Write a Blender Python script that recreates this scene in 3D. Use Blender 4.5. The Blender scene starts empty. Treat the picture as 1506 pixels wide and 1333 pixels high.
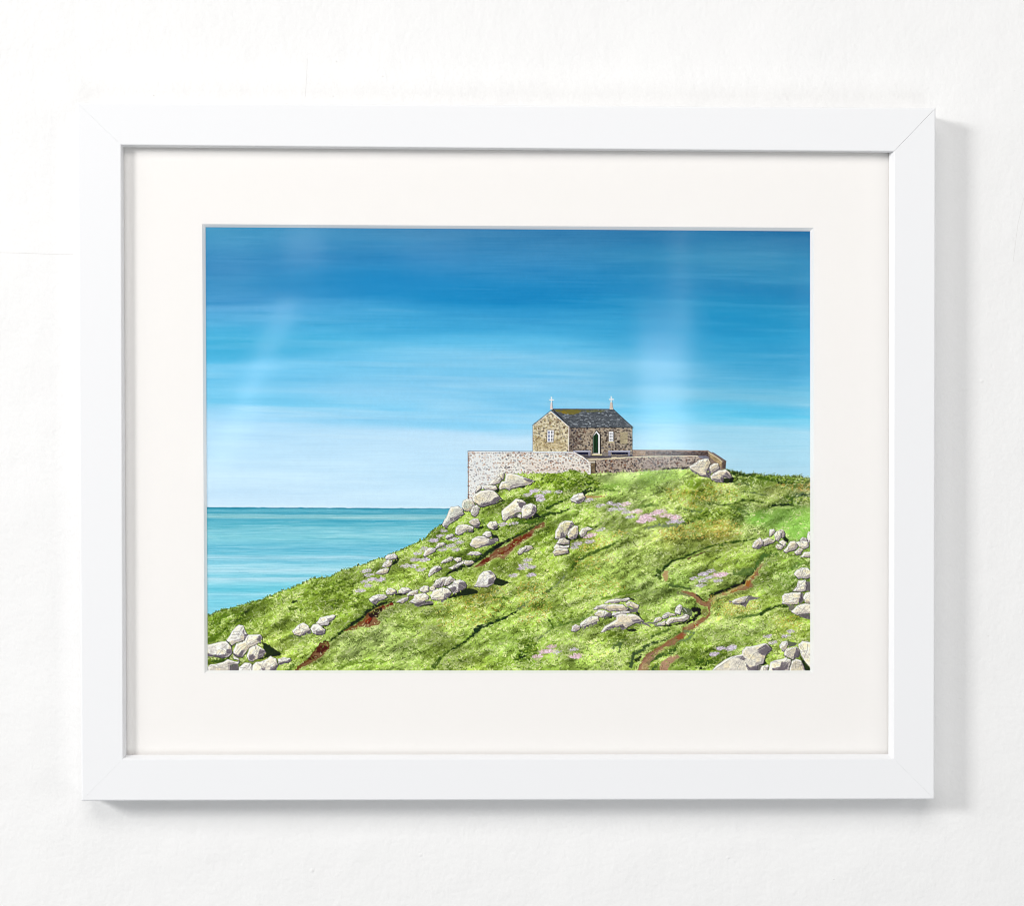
import bpy, bmesh, math
import numpy as np

# ------------------------------------------------------------------ camera, light, exposure
scene = bpy.context.scene
Z0 = 1.50                                                   # height of the picture's centre above the floor
CAM = np.array([0.00596, -0.0503, 0.9996]); ROT = (-0.01517, -0.02596, 0.00052); FPX, PX, PY = 2513.37, 829.77, 831.90
def rotm(rx, ry, rz):
    cx, sx, cy, sy, cz, sz = math.cos(rx), math.sin(rx), math.cos(ry), math.sin(ry), math.cos(rz), math.sin(rz)
    return np.array([[cz, -sz, 0], [sz, cz, 0], [0, 0, 1]])@np.array([[cy, 0, sy], [0, 1, 0], [-sy, 0, cy]])@np.array([[1, 0, 0], [0, cx, -sx], [0, sx, cx]])
RM = rotm(*ROT)
def W3(p):                                                   # picture frame axes (x right, y up, z out) -> world
    p = np.asarray(p, float); return np.stack([p[..., 0], -p[..., 2], p[..., 1]+Z0], -1)
def at(u, v, z=0.0):                                         # point of the plane z that was measured at (u, v)
    u = np.asarray(u, float); v = np.asarray(v, float)
    d = np.stack([(u-PX)/FPX, -(v-PY)/FPX, -np.ones_like(u)], -1)@RM.T
    t = (z-CAM[2])/d[..., 2]; return CAM+d*t[..., None]
cam = bpy.data.cameras.new('camera'); cam_o = bpy.data.objects.new('camera', cam); scene.collection.objects.link(cam_o); scene.camera = cam_o
from mathutils import Matrix
B = np.array([[1, 0, 0], [0, 0, -1], [0, 1, 0]])@RM
M4 = Matrix([list(B[0])+[0], list(B[1])+[0], list(B[2])+[0], [0, 0, 0, 1]])
cam_o.matrix_world = Matrix.Translation(W3(CAM).tolist())@M4
cam.sensor_width = 36; cam.lens = FPX/1506*36; cam.shift_x = (753-PX)/1506; cam.shift_y = (PY-666.5)/1506; cam.clip_start = .01; cam.clip_end = 50

world = bpy.data.worlds.new('World'); scene.world = world; world.use_nodes = True
bg = world.node_tree.nodes['Background']; bg.inputs[0].default_value = (.97, .985, 1, 1); bg.inputs[1].default_value = .20
scene.view_settings.view_transform = 'Standard'; scene.view_settings.look = 'None'; scene.view_settings.exposure = 0.03; scene.view_settings.gamma = 1
scene.view_settings.use_curve_mapping = False
scene.render.engine = 'CYCLES'; scene.cycles.filter_width = 1.1; scene.cycles.max_bounces = 8; scene.cycles.transparent_max_bounces = 12

def lamp(name, pos, aim, sx, sy, radiance, col=(1, 1, 1), roll=0.0):
    """rectangular lamp; pos / aim in picture axes (x right, y up, z out of the wall)"""
    l = bpy.data.lights.new(name, 'AREA'); l.shape = 'RECTANGLE'; l.size = sx; l.size_y = sy; l.energy = radiance*math.pi*sx*sy; l.color = col
    o = bpy.data.objects.new(name, l); scene.collection.objects.link(o)
    from mathutils import Vector
    p, a = Vector(W3(pos).tolist()), Vector(W3(aim).tolist()); q = (a-p).to_track_quat('-Z', 'Y')
    o.location = p; o.rotation_euler = (q.to_matrix().to_4x4()@Matrix.Rotation(roll, 4, 'Z')).to_euler()
    return o
lamp('window_light', (-2.86, 1.00, 2.08), (0, 0, 0), .62, .66, 56.0, (1.0, .99, .975))
lamp('fill_above', (-.2, 2.0, 2.3), (0, 0, 0), 2.2, 1.2, 4.7, (1.0, .975, .955))  # broad fill lamp added above, standing in for ceiling bounce
lamp('window_light_deep', (-3.3, .75, 1.45), (0, 0, 0), 1.1, 1.2, 5.0, (.96, .98, 1.0))
lamp('fill_below', (.5, -2.1, 2.5), (0, 0, 0), 2.2, 1.1, 2.9, (.93, .965, 1.0))  # cool fill lamp added below, standing in for floor bounce
lamp('fill_right', (2.7, .0, 1.8), (0, 0, 0), 1.3, 1.8, 2.9, (1, .995, .98))  # soft fill lamp added to even out the right side
def seen_in_glass(name, quad, D, rad, col=(1, 1, 1)):
    """a rectangular lamp added behind the camera so the glass mirrors it as glare: quad = centre u, v, width, height, lean (degrees)"""
    u, v, wpx, hpx, lean = quad; g = at(u, v, -.004)
    c = CAM+(g-CAM)*np.array([1+D, 1+D, 0]); c[2] = D
    k = (1+D)/FPX
    lamp(name, c, (c[0], c[1], 0), wpx*k, hpx*k, rad, col, math.radians(lean))
BL = (.78, .92, 1.0)
seen_in_glass('far_window', (975, 590, 62, 180, 0), 2.0, 3.0, BL)
seen_in_glass('far_window_feather', (978, 570, 82, 240, 0), 2.1, 1.3, BL)  # wider, dimmer lamp added to feather the window's reflection
seen_in_glass('far_window_high', (1000, 410, 24, 150, 0), 2.0, 1.5, BL)
seen_in_glass('streak_glare', (381, 540, 7, 235, -25), 2.2, 6.0, BL)  # thin leaning lamp added to make the diagonal glare streak
seen_in_glass('streak_glare_feather', (374, 560, 18, 215, -25), 2.3, 1.9, BL)  # dimmer lamp added to soften the streak's edge
seen_in_glass('streak_glare_foot', (345, 640, 36, 130, -33), 2.2, 1.5, BL)  # extra lamp added to spread the streak at its lower end
seen_in_glass('patch_glare', (447, 362, 54, 54, 0), 2.4, 1.8, BL)  # square lamp added for the pale glare patch at upper left
seen_in_glass('top_glare', (640, 372, 90, 60, 0), 2.6, .5, BL)  # weak lamp added to lift the top of the glass with glare
seen_in_glass('top_glare_left', (338, 385, 60, 90, 0), 2.6, .5, BL)  # weak lamp added for faint glare near the top left corner
seen_in_glass('right_edge_glare', (1183, 560, 14, 380, 0), 2.0, 1.2, BL)  # narrow lamp added for the glare band along the right edge
seen_in_glass('upper_right_glare', (1095, 382, 130, 26, 0), 2.2, 1.1, BL)  # low wide lamp added for glare at upper right

# ------------------------------------------------------------------ helpers
def new_obj(name, me, parent=None):
    o = bpy.data.objects.new(name, me); scene.collection.objects.link(o); o.parent = parent; return o
def mesh(name, verts, faces, mat, parent=None, smooth=False):
    me = bpy.data.meshes.new(name); me.from_pydata([tuple(v) for v in verts], [], faces); me.materials.append(mat)
    bm = bmesh.new(); bm.from_mesh(me); bmesh.ops.recalc_face_normals(bm, faces=bm.faces); bm.to_mesh(me); bm.free()
    if smooth: me.polygons.foreach_set('use_smooth', [True]*len(me.polygons))
    return new_obj(name, me, parent)
def material(name, col, rough=.6, spec=.3):
    m = bpy.data.materials.new(name); m.use_nodes = True; n = m.node_tree.nodes; b = n['Principled BSDF']
    b.inputs['Base Color'].default_value = (*col, 1); b.inputs['Roughness'].default_value = rough; b.inputs['Specular IOR Level'].default_value = spec
    return m, m.node_tree, b
def node(nt, kind, **kw):
    n = nt.nodes.new(kind)
    for k, v in kw.items():
        if hasattr(n, k): setattr(n, k, v)
        else: n.inputs[k.replace('_', ' ')].default_value = v
    return n
def mapping(nt, scale, rot=(0, 0, 0)):
    tc = node(nt, 'ShaderNodeTexCoord'); mp = node(nt, 'ShaderNodeMapping'); mp.inputs['Scale'].default_value = scale; mp.inputs['Rotation'].default_value = rot
    nt.links.new(tc.outputs['Object'], mp.inputs['Vector']); return mp.outputs[0]
def add_bump(nt, bsdf, layers):
    prev = None
    for vec, kind, kw, strength, dist, shape in layers:
        t = node(nt, kind, **kw); nt.links.new(vec, t.inputs['Vector']); out = t.outputs['Fac' if 'Fac' in t.outputs else 0]
        if shape:
            r = node(nt, 'ShaderNodeMapRange'); r.inputs['From Min'].default_value, r.inputs['From Max'].default_value, r.inputs['To Min'].default_value, r.inputs['To Max'].default_value = shape
            nt.links.new(out, r.inputs['Value']); out = r.outputs[0]
        b = node(nt, 'ShaderNodeBump'); b.inputs['Strength'].default_value = strength; b.inputs['Distance'].default_value = dist
        nt.links.new(out, b.inputs['Height'])
        if prev: nt.links.new(prev, b.inputs['Normal'])
        prev = b.outputs[0]
    nt.links.new(prev, bsdf.inputs['Normal'])

# ------------------------------------------------------------------ materials
M_wall, nt, b = material('wall_emulsion', (.830, .826, .820), .75, .25)
add_bump(nt, b, [
    (mapping(nt, (1, 1, 1)), 'ShaderNodeTexNoise', dict(Scale=9.0, Detail=3.0), .7, .006, None),
    (mapping(nt, (30, 1, 14), (0, .5, 0)), 'ShaderNodeTexNoise', dict(Scale=3.2, Detail=4.0, Roughness=.6), .32, .0012, None),
    (mapping(nt, (14, 1, 32), (0, -.6, 0)), 'ShaderNodeTexNoise', dict(Scale=2.2, Detail=3.0, Roughness=.6), .28, .0011, None),
    (mapping(nt, (1, 1, 1)), 'ShaderNodeTexNoise', dict(Scale=55.0, Detail=3.0, Roughness=.6), .25, .0009, None),
    (mapping(nt, (1, 1, 1)), 'ShaderNodeTexNoise', dict(Scale=330.0, Detail=2.0), .6, .0004, None),
    (mapping(nt, (1, 1, 1)), 'ShaderNodeTexVoronoi', dict(Scale=17.0), 1.0, .0016, (.0, .04, 1, 0)),
    (mapping(nt, (1, 1, 1), (.3, 1.1, .4)), 'ShaderNodeTexVoronoi', dict(Scale=34.0), .5, .0007, (.0, .05, 1, 0))])
M_frame, nt, b = material('white_lacquered_wood', (.826, .829, .840), .42, .35)
add_bump(nt, b, [(mapping(nt, (1, 1, 1)), 'ShaderNodeTexNoise', dict(Scale=260.0, Detail=2.0), .08, .0002, None)])
M_mat, nt, b = material('ivory_mount_board', (.93, .907, .882), .9, .1)
add_bump(nt, b, [(mapping(nt, (900, 1, 60)), 'ShaderNodeTexNoise', dict(Scale=1.0, Detail=1.0), .25, .00012, None),
                 (mapping(nt, (60, 1, 900)), 'ShaderNodeTexNoise', dict(Scale=1.0, Detail=1.0), .25, .00012, None)])
M_core, _, _ = material('white_board_core', (.87, .87, .86), .85, .1)
M_paper, _, _ = material('artist_paper', (.82, .81, .79), .9, .1)
M_back, _, _ = material('brown_backing_board', (.28, .2, .13), .9, .1)
M_paint, nt, b = material('paint', (1, 1, 1), .9, .02)
at_n = node(nt, 'ShaderNodeAttribute', attribute_name='pigment'); sc_n = node(nt, 'ShaderNodeVectorMath', operation='SCALE')
GAIN = 1.0
sc_n.inputs['Scale'].default_value = GAIN
nt.links.new(at_n.outputs['Color'], sc_n.inputs[0]); nt.links.new(sc_n.outputs[0], b.inputs['Base Color'])
add_bump(nt, b, [(mapping(nt, (1, 1, 1)), 'ShaderNodeTexNoise', dict(Scale=900.0, Detail=2.0), .15, .0001, None)])
M_glass = bpy.data.materials.new('picture_glass'); M_glass.use_nodes = True; nt = M_glass.node_tree
for n_ in list(nt.nodes): nt.nodes.remove(n_)
out = node(nt, 'ShaderNodeOutputMaterial'); mix = node(nt, 'ShaderNodeMixShader'); tr = node(nt, 'ShaderNodeBsdfTransparent'); gl = node(nt, 'ShaderNodeBsdfAnisotropic' if False else 'ShaderNodeBsdfGlossy'); fr = node(nt, 'ShaderNodeFresnel')
geo = node(nt, 'ShaderNodeNewGeometry'); ior = node(nt, 'ShaderNodeMapRange'); ior.inputs['To Min'].default_value = 1.42; ior.inputs['To Max'].default_value = 1/1.42
nt.links.new(geo.outputs['Backfacing'], ior.inputs['Value']); nt.links.new(ior.outputs[0], fr.inputs['IOR']); gl.inputs['Roughness'].default_value = .075
nt.links.new(fr.outputs[0], mix.inputs[0]); nt.links.new(tr.outputs[0], mix.inputs[1]); nt.links.new(gl.outputs[0], mix.inputs[2]); nt.links.new(mix.outputs[0], out.inputs[0])

# ------------------------------------------------------------------ the wall
DEPTH = .018; D = .0058; ZG = -D+.0016; ZP = -D-.0016
P3 = [W3((x, y, -DEPTH-.0004)) for x, y in ((-2.2, -1.5), (2.2, -1.5), (2.2, 1.3), (-2.2, 1.3))]
wall = mesh('wall', P3, [(0, 1, 2, 3)], M_wall); wall['kind'] = 'structure'
me = wall.data
M_mark, _, _ = material('old_filler', (.64, .62, .60), .9, .1)
ZW = -DEPTH-.0004
for u, v, r in ((101, 186, 1.6), (226, 140, 1.3), (454, 78, 1.5), (495, 90, 1.3), (502, 74, .9), (563, 112, 1.4), (490, 141, 1.1), (1453, 936, 1.3), (1169, 1236, 1.5), (1226, 1294, 2.0), (1492, 132, 1.6), (1412, 1028, 1.1), (1328, 415, 1.0)):
    c = at(u, v, ZW); rr_ = r*.00040; V = [W3((c[0], c[1], ZW+rr_*.35))]+[W3((c[0]+rr_*math.cos(t)*(1+.2*math.sin(3*t+u)), c[1]+rr_*math.sin(t), ZW-.0001)) for t in np.arange(8)*math.pi/4]
    mesh('paint_blemish', V, [(0, 1+q, 1+(q+1) % 8) for q in range(8)], M_mark if r < 1.45 else M_wall, wall)
for name, P_, wd in (('hairline_crack', [(-20, 371), (30, 372), (70, 373.5), (108, 374)], .00009), ('hairline_crack', [(452, 86), (451, 110), (449, 142)], .00007), ('hairline_crack', [(1506, 290), (1497, 330), (1490, 385)], .00006)):
    cs_ = [at(u, v, ZW) for u, v in P_]; vert = abs(cs_[-1][1]-cs_[0][1]) > abs(cs_[-1][0]-cs_[0][0]); o_ = (wd, 0) if vert else (0, wd)
    V = []
    for c in cs_: V += [W3((c[0]-o_[0], c[1]-o_[1], ZW+.00003)), W3((c[0]+o_[0], c[1]+o_[1], ZW+.00003))]
    mesh(name, V, [(2*q, 2*q+1, 2*q+3, 2*q+2) for q in range(len(cs_)-1)], M_mark, wall)
if me.polygons[0].normal.y > 0: me.flip_normals()

# ------------------------------------------------------------------ the framed picture
pic = bpy.data.objects.new('framed_picture', None); scene.collection.objects.link(pic)
pic['label'] = 'white framed painting of a stone chapel on a grassy headland above the sea'; pic['category'] = 'picture'
base = W3((0, -.2035, -DEPTH)); pic.location = tuple(base)
def local(p): return np.asarray(W3(p))-base
outer = [at(*p, 0.) for p in ((112.3, 149.5), (1376.4, 157.9), (1374.6, 1176.6), (119.5, 1179.0))]
inner = [at(*p, 0.) for p in ((178.2, 213.0), (1314.6, 222.6), (1313.6, 1116.2), (181.2, 1116.4))]
sight = [at(*p, ZG) for p in ((181.6, 216.4), (1307.7, 224.5), (1306.5, 1110.0), (186, 1111.0))]
cen = np.array([0, 0, 0.])
def lerp(a, b_, t): return np.asarray(a)*(1-t)+np.asarray(b_)*t
def profile(k):
    """section through the moulding at corner k: list of points from the wall round the face to the rebate"""
    o, i, s = outer[k], inner[k], sight[k]
    w = np.linalg.norm((i-o)[:2]); u = (i-o)/w
    q = []
    def add(base_, off, z): p = base_+u*off; q.append((p[0], p[1], z))
    add(o, .0004, -DEPTH)
    r = .0011
    for a in (0, 15, 30, 45, 60, 75, 90):
        c, s_ = math.cos(math.radians(a)), math.sin(math.radians(a)); add(o, r*1.41*(1-c), -r*(1-s_))
    r = .0007
    for a in (90, 72, 54, 36, 18):
        c, s_ = math.cos(math.radians(a)), math.sin(math.radians(a)); add(i, -r*1.41*(1-c)+0, -r*(1-s_))
    q.append((s[0], s[1], ZG))
    add(s, -.0060, ZG); add(s, -.0060, -DEPTH)
    return q
for k in range(4):
    A, Bp = profile(k), profile((k+1) % 4); n = len(A); d = np.array(Bp[7])-np.array(A[7]); d /= np.linalg.norm(d)
    ga = .00009 if k == 1 else .00002; gb = .00009 if k == 0 else .00002
    A = [np.array(p)+d*ga for p in A]; Bq = [np.array(p)-d*gb for p in Bp]
    V = [local(p) for p in A]+[local(p) for p in Bq]
    F = [(j, (j+1) % n, n+(j+1) % n, n+j) for j in range(n)]+[tuple(range(n)), tuple(range(2*n-1, n-1, -1))]
    r_ = mesh('frame_rail', V, F, M_frame, pic)
def slab(name, corners, z0, z1, mat, parent):
    V = [local((c[0], c[1], z0)) for c in corners]+[local((c[0], c[1], z1)) for c in corners]
    return mesh(name, V, [(0, 1, 2, 3), (7, 6, 5, 4), (0, 4, 5, 1), (1, 5, 6, 2), (2, 6, 7, 3), (3, 7, 4, 0)], mat, parent)
def grow(cs, g): return [np.array([c[0]+g*np.sign(c[0]), c[1]+g*np.sign(c[1]), c[2]]) for c in cs]
slab('glass', grow(sight, .0035), ZG-.0004, ZG-.0015, M_glass, pic)
# mount: board with a bevelled window
mo = [at(*p, -D) for p in ((297.2, 329.4), (1196.7, 334.8), (1196.4, 990.9), (300.8, 990.9))]
mi = [at(*p, -D-.0015) for p in ((302.2, 334.0), (1191.4, 340.0), (1191.5, 986.7), (305.4, 986.6))]
mx = grow(sight, .0035)
V = [local((c[0], c[1], -D)) for c in mx]+[local((c[0], c[1], -D)) for c in mo]
mount = mesh('mount', V, [(j, (j+1) % 4, 4+(j+1) % 4, 4+j) for j in range(4)], M_mat, pic)
V = [local((c[0], c[1], -D)) for c in mo]+[local((c[0], c[1], -D-.0015)) for c in mi]+[local((c[0], c[1], -D-.0015)) for c in mx]+[local((c[0], c[1], -D-.0002)) for c in grow(mx, -.001)]
F = [(j, (j+1) % 4, 4+(j+1) % 4, 4+j) for j in range(4)]+[(4+j, 4+(j+1) % 4, 8+(j+1) % 4, 8+j) for j in range(4)]
mesh('mount_bevel', V[:12], F, M_core, mount)
slab('backing_board', grow(sight, .0035), -.0120, -.0145, M_back, pic)
cs = [at(293.5, 326.5, ZP), at(1200.5, 326.5, ZP), at(1200.5, 996.5, ZP), at(293.5, 996.5, ZP)]
sheet = slab('painting', grow(cs, .003), ZP-.0003, ZP-.0007, M_paper, pic)
# ------------------------------------------------------------------ the painting (pigment laid down stroke by stroke)
U0, U1, V0, V1, SC = 293.0, 1201.0, 326.0, 997.0, 1.5      # canvas extent and cells per unit
CW, CH = int((U1-U0)*SC)+1, int((V1-V0)*SC)+1
rng = np.random.RandomState(11)
C = np.zeros((CH, CW, 3), np.float32)
ID = np.zeros((CH, CW), np.int32)
PARTS = []                                                  # (name, label)
UU, VV = np.meshgrid(U0+np.arange(CW)/SC, V0+np.arange(CH)/SC)
UU = UU.astype(np.float32); VV = VV.astype(np.float32)

def part_id(name, label=None):
    PARTS.append((name, label)); return len(PARTS)-1

def noise(sx, sy, oct=1, seed=0):
    r = np.random.RandomState(seed+1000); out = np.zeros((CH, CW), np.float32); amp, tot = 1.0, 0.0
    for o in range(oct):
        cx, cy = sx*SC/2**o, sy*SC/2**o
        gw, gh = int(CW/cx)+3, int(CH/cy)+3
        g = r.uniform(-1, 1, (gh, gw)).astype(np.float32)
        ox, oy = r.rand(), r.rand()
        x = np.arange(CW)/cx+ox; y = np.arange(CH)/cy+oy
        xi = np.minimum(x.astype(int), gw-2); yi = np.minimum(y.astype(int), gh-2)
        fx = (x-xi); fy = (y-yi); fx = (fx*fx*(3-2*fx))[None, :]; fy = (fy*fy*(3-2*fy))[:, None]
        a = g[yi][:, xi]*(1-fx)+g[yi][:, xi+1]*fx
        b = g[yi+1][:, xi]*(1-fx)+g[yi+1][:, xi+1]*fx
        out += amp*(a*(1-fy)+b*fy); tot += amp; amp *= .55
    return out/tot
def rnoise(L, w, ang, seed):
    """value noise stretched along a direction (degrees, rising to the right), soft edged"""
    r = np.random.RandomState(seed+500); c, s_ = math.cos(math.radians(ang)), math.sin(math.radians(ang))
    out = np.zeros((CH, CW), np.float32); amp, tot = 1., 0.
    for o in range(2):
        x = (UU*c-VV*s_)/L*2**o; y = (UU*s_+VV*c)/w*2**o
        x -= x.min(); y -= y.min(); g = r.uniform(-1, 1, (int(y.max())+2, int(x.max())+2)).astype(np.float32)
        xi, yi = x.astype(int), y.astype(int); fx, fy = x-xi, y-yi; fx = fx*fx*(3-2*fx); fy = fy*fy*(3-2*fy)
        out += amp*((g[yi, xi]*(1-fx)+g[yi, xi+1]*fx)*(1-fy)+(g[yi+1, xi]*(1-fx)+g[yi+1, xi+1]*fx)*fy); tot += amp; amp *= .6
    return out/tot
N_SM = noise(3.2, 2.6, 2, 5); N_MD = noise(9, 7, 2, 6); N_LG = noise(34, 22, 2, 7); N_PX = rng.uniform(-1, 1, (CH, CW)).astype(np.float32)

VIEW = {2: (300, 850, 8.367), 3: (460, 850, 8.367), 'b': (460, 740, 8.367), 4: (620, 660, 8.333), 5: (620, 800, 8.333),
        6: (760, 570, 9.4125), 7: (900, 570, 8.333), 8: (680, 650, 7.53), 9: (780, 690, 8.333), 10: (940, 690, 8.333),
        11: (1030, 690, 8.329), 12: (760, 840, 8.333), 13: (900, 840, 8.333), 14: (1030, 840, 8.329), 15: (580, 840, 7.53), 0: (0, 0, 1.0), 1: (300, 700, 8.333)}
def pts(v, s):
    x0, y0, k = VIEW[v]
    P = np.array([[float(a) for a in t.split(',')] for t in s.split()])/k+[x0, y0]
    if v != 0:                                             # shapes cut by the mount run on underneath it
        P[:, 0] = np.where(P[:, 0] > 1190.2, 1199, np.where(P[:, 0] < 305.5, 297, P[:, 0])); P[:, 1] = np.where(P[:, 1] > 985, 994, P[:, 1])
    return P

def window_of(P, pad):
    lo = P.min(0)-pad; hi = P.max(0)+pad
    i0 = max(0, int((lo[0]-U0)*SC)); i1 = min(CW, int((hi[0]-U0)*SC)+2)
    j0 = max(0, int((lo[1]-V0)*SC)); j1 = min(CH, int((hi[1]-V0)*SC)+2)
    if i1 <= i0 or j1 <= j0: return None
    return slice(j0, j1), slice(i0, i1)

def sdist(P, x, y):
    n = len(P); d = np.full(x.shape, 1e9, np.float32); ins = np.zeros(x.shape, bool)
    for i in range(n):
        ax, ay = P[i]; bx, by = P[(i+1) % n]; ex, ey = bx-ax, by-ay
        t = np.clip(((x-ax)*ex+(y-ay)*ey)/(ex*ex+ey*ey+1e-9), 0, 1)
        d = np.minimum(d, (x-ax-t*ex)**2+(y-ay-t*ey)**2)
        if ay != by: ins ^= ((ay > y) != (by > y)) & (x < (bx-ax)*(y-ay)/(by-ay)+ax)
    d = np.sqrt(d); return np.where(ins, -d, d)

def poly(P, col, a=1.0, soft=.45, idn=None, wob=0.0, tex=0.0, fat=0.0):
    w = window_of(P, soft+wob+1+fat)
    if w is None: return
    sd = sdist(P, UU[w], VV[w])-fat
    if wob: sd = sd+wob*N_SM[w]*1.6
    al = np.clip(.5-sd/(2*soft), 0, 1)*a
    c = np.array(col, np.float32)
    c = c[None, None]*(1+tex*(N_SM[w]*.6+N_PX[w]*.25)[..., None]) if tex else c[None, None]
    C[w] = C[w]*(1-al[..., None])+c*al[..., None]
    if idn is not None: ID[w] = np.where(sd < 0, idn, ID[w])

def line(P, w0, w1, col, a=1.0, soft=.4, wob=0.0, idn=None):
    n = len(P)
    for i in range(n-1):
        ax, ay = P[i]; bx, by = P[i+1]
        w = window_of(P[i:i+2], max(w0, w1)+1+wob)
        if w is None: continue
        x, y = UU[w], VV[w]; ex, ey = bx-ax, by-ay
        t = np.clip(((x-ax)*ex+(y-ay)*ey)/(ex*ex+ey*ey+1e-9), 0, 1)
        wd = w0+(w1-w0)*(i+t)/(n-1)
        sd = np.sqrt((x-ax-t*ex)**2+(y-ay-t*ey)**2)-wd/2
        if wob: sd = sd+wob*N_SM[w]*1.6
        al = (np.clip(.5-sd/(2*soft), 0, 1)*a)[..., None]
        C[w] = C[w]*(1-al)+np.array(col, np.float32)*al
        if idn is not None: ID[w] = np.where(sd < 0, idn, ID[w])

def strokes(x, y, dx, dy, wid, col, a, batch=1500):
    """many short tapered brush marks: x,y start, dx,dy extent, col (N,3), a (N,)"""
    K = int(max(6, np.hypot(dx, dy).max()*SC*1.25)); t = np.linspace(0, 1, K)[None, :, None]
    nq = 5 if wid.max() > 1.4 else 3; q = np.linspace(-.5, .5, nq)[None, None, :]
    for b in range(0, len(x), batch):
        s = slice(b, b+batch)
        L = np.hypot(dx[s], dy[s])+1e-6; nx, ny = -dy[s]/L, dx[s]/L
        tp = np.sin(np.pi*(t*.8+.15))*wid[s][:, None, None]
        X = x[s][:, None, None]+dx[s][:, None, None]*t+nx[:, None, None]*q*tp
        Y = y[s][:, None, None]+dy[s][:, None, None]*t+ny[:, None, None]*q*tp
        I = np.rint((X-U0)*SC).astype(int); J = np.rint((Y-V0)*SC).astype(int)
        ok = (I >= 0) & (I < CW) & (J >= 0) & (J < CH)
        cc = np.broadcast_to(col[s][:, None, None, :], I.shape+(3,)); aa = np.broadcast_to(a[s][:, None, None], I.shape)
        I, J, cc, aa = I[ok], J[ok], cc[ok], aa[ok][:, None]
        C[J, I] = C[J, I]*(1-aa)+cc*aa

def ramp(v, tab):
    ys = [r[0] for r in tab]; return np.stack([np.interp(v, ys, [r[1][k] for r in tab]) for k in range(3)], -1)

def smooth(a, b, x):
    t = np.clip((x-a)/(b-a), 0, 1); return t*t*(3-2*t)

# ---- sky
sky = part_id('painted_sky', 'blue painted sky fading pale towards the horizon')
tilt = VV+3.5*noise(260, 60, 1, 1)-0.012*(UU-750)
warp = tilt+6*noise(150, 12, 2, 2)+9*noise(240, 60, 1, 15)
L_ = ramp(warp, [(326, (70, 150, 190)), (350, (72, 152, 196)), (392, (58, 138, 190)), (418, (68, 150, 198)), (442, (68, 150, 202)), (455, (98, 172, 218)), (480, (88, 178, 222)), (512, (78, 182, 222)), (527, (72, 178, 220)), (540, (108, 196, 236)), (575, (118, 202, 238)), (598, (122, 206, 240)), (610, (158, 216, 246)), (640, (178, 222, 248)), (690, (204, 235, 253)), (750, (205, 233, 252))])
M_ = ramp(warp, [(326, (50, 125, 178)), (345, (66, 136, 182)), (385, (52, 138, 192)), (415, (38, 140, 196)), (445, (34, 144, 200)), (460, (62, 162, 212)), (485, (66, 168, 216)), (507, (92, 188, 230)), (528, (122, 202, 238)), (545, (120, 200, 236)), (565, (128, 200, 236)), (590, (142, 212, 244)), (605, (130, 206, 242)), (628, (146, 212, 244)), (642, (192, 228, 250)), (700, (196, 231, 251)), (750, (206, 236, 253))])
R_ = ramp(warp, [(326, (40, 110, 160)), (352, (48, 124, 172)), (380, (58, 146, 188)), (420, (44, 138, 188)), (455, (42, 148, 196)), (490, (46, 158, 206)), (530, (72, 170, 214)), (560, (86, 180, 220)), (585, (122, 198, 228)), (605, (98, 200, 236)), (618, (112, 206, 238)), (632, (156, 216, 240)), (660, (172, 222, 242)), (700, (188, 226, 244)), (750, (198, 232, 247))])
wl = np.clip((UU-330)/330, 0, 1)[..., None]; wr = np.clip((UU-760)/330, 0, 1)[..., None]
wl = wl*wl*(3-2*wl); wr = wr*wr*(3-2*wr)
S = L_*(1-wl)+M_*wl; S = S*(1-wr)+R_*wr
st = .55*noise(90, 1.3, 2, 3)+.45*noise(38, 2.6, 2, 4)+.7*noise(200, 14, 2, 9)
S += st[..., None]*np.array([6, 4, 3])*(1-.5*smooth(600, 700, VV))[..., None]
S += (N_PX*1.0)[..., None]+(noise(7, 1, 1, 12)*3.0)[..., None]
# broad pale cloud washes
def wash(u, v, su, sv, slope, col, a):
    g = np.exp(-((UU-u)/su)**2-((VV-v-slope*(UU-u))/sv)**2)*a*(.75+.35*st)
    S[:] = S*(1-g[..., None])+np.array(col)*g[..., None]
K_ = np.exp(-(np.arange(-14, 15)/6.5)**2); K_ /= K_.sum()                    # wet-in-wet blending
S = sum(k_*np.roll(S, d_, 0) for k_, d_ in zip(K_, range(-14, 15))) if True else S
for L0, W0, sd_, c0, a0, vc, vw in ((190, 9, 81, (206, 234, 250), .30, 590, 95), (120, 6, 82, (214, 238, 252), .2, 640, 80), (230, 14, 83, (96, 190, 232), .25, 560, 70), (160, 8, 84, (40, 136, 192), .28, 430, 80), (140, 7, 85, (120, 190, 224), .2, 440, 70)):
    cl = np.clip(rnoise(L0, W0, -1.5, sd_)*1.7-.15, 0, 1)*np.exp(-((VV-vc)/vw)**2)*a0
    S = S*(1-cl[..., None])+np.array(c0)*cl[..., None]
S += st[..., None]*np.array([7, 5, 3])
wash(760, 527, 150, 9, .05, (156, 212, 240), .75)
wash(960, 545, 150, 11, .06, (150, 208, 235), .45)
wash(520, 575, 120, 15, .02, (152, 210, 242), .6)
wash(660, 590, 150, 10, .03, (156, 212, 242), .4)
wash(700, 652, 170, 10, .01, (205, 235, 252), .5)
wash(420, 650, 130, 22, 0, (196, 230, 250), .35)
wash(1080, 583, 130, 7, .07, (140, 200, 226), .5)
wash(1080, 640, 110, 16, .04, (172, 220, 240), .5)
wash(990, 660, 60, 40, 0, (190, 232, 248), .4)
wash(560, 415, 150, 20, .02, (30, 138, 198), .6)
wash(1080, 470, 70, 26, 0, (28, 146, 198), .55)
wash(430, 425, 22, 10, .1, (36, 138, 195), .6)
wash(970, 480, 22, 60, 0, (60, 150, 205), .2)
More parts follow.
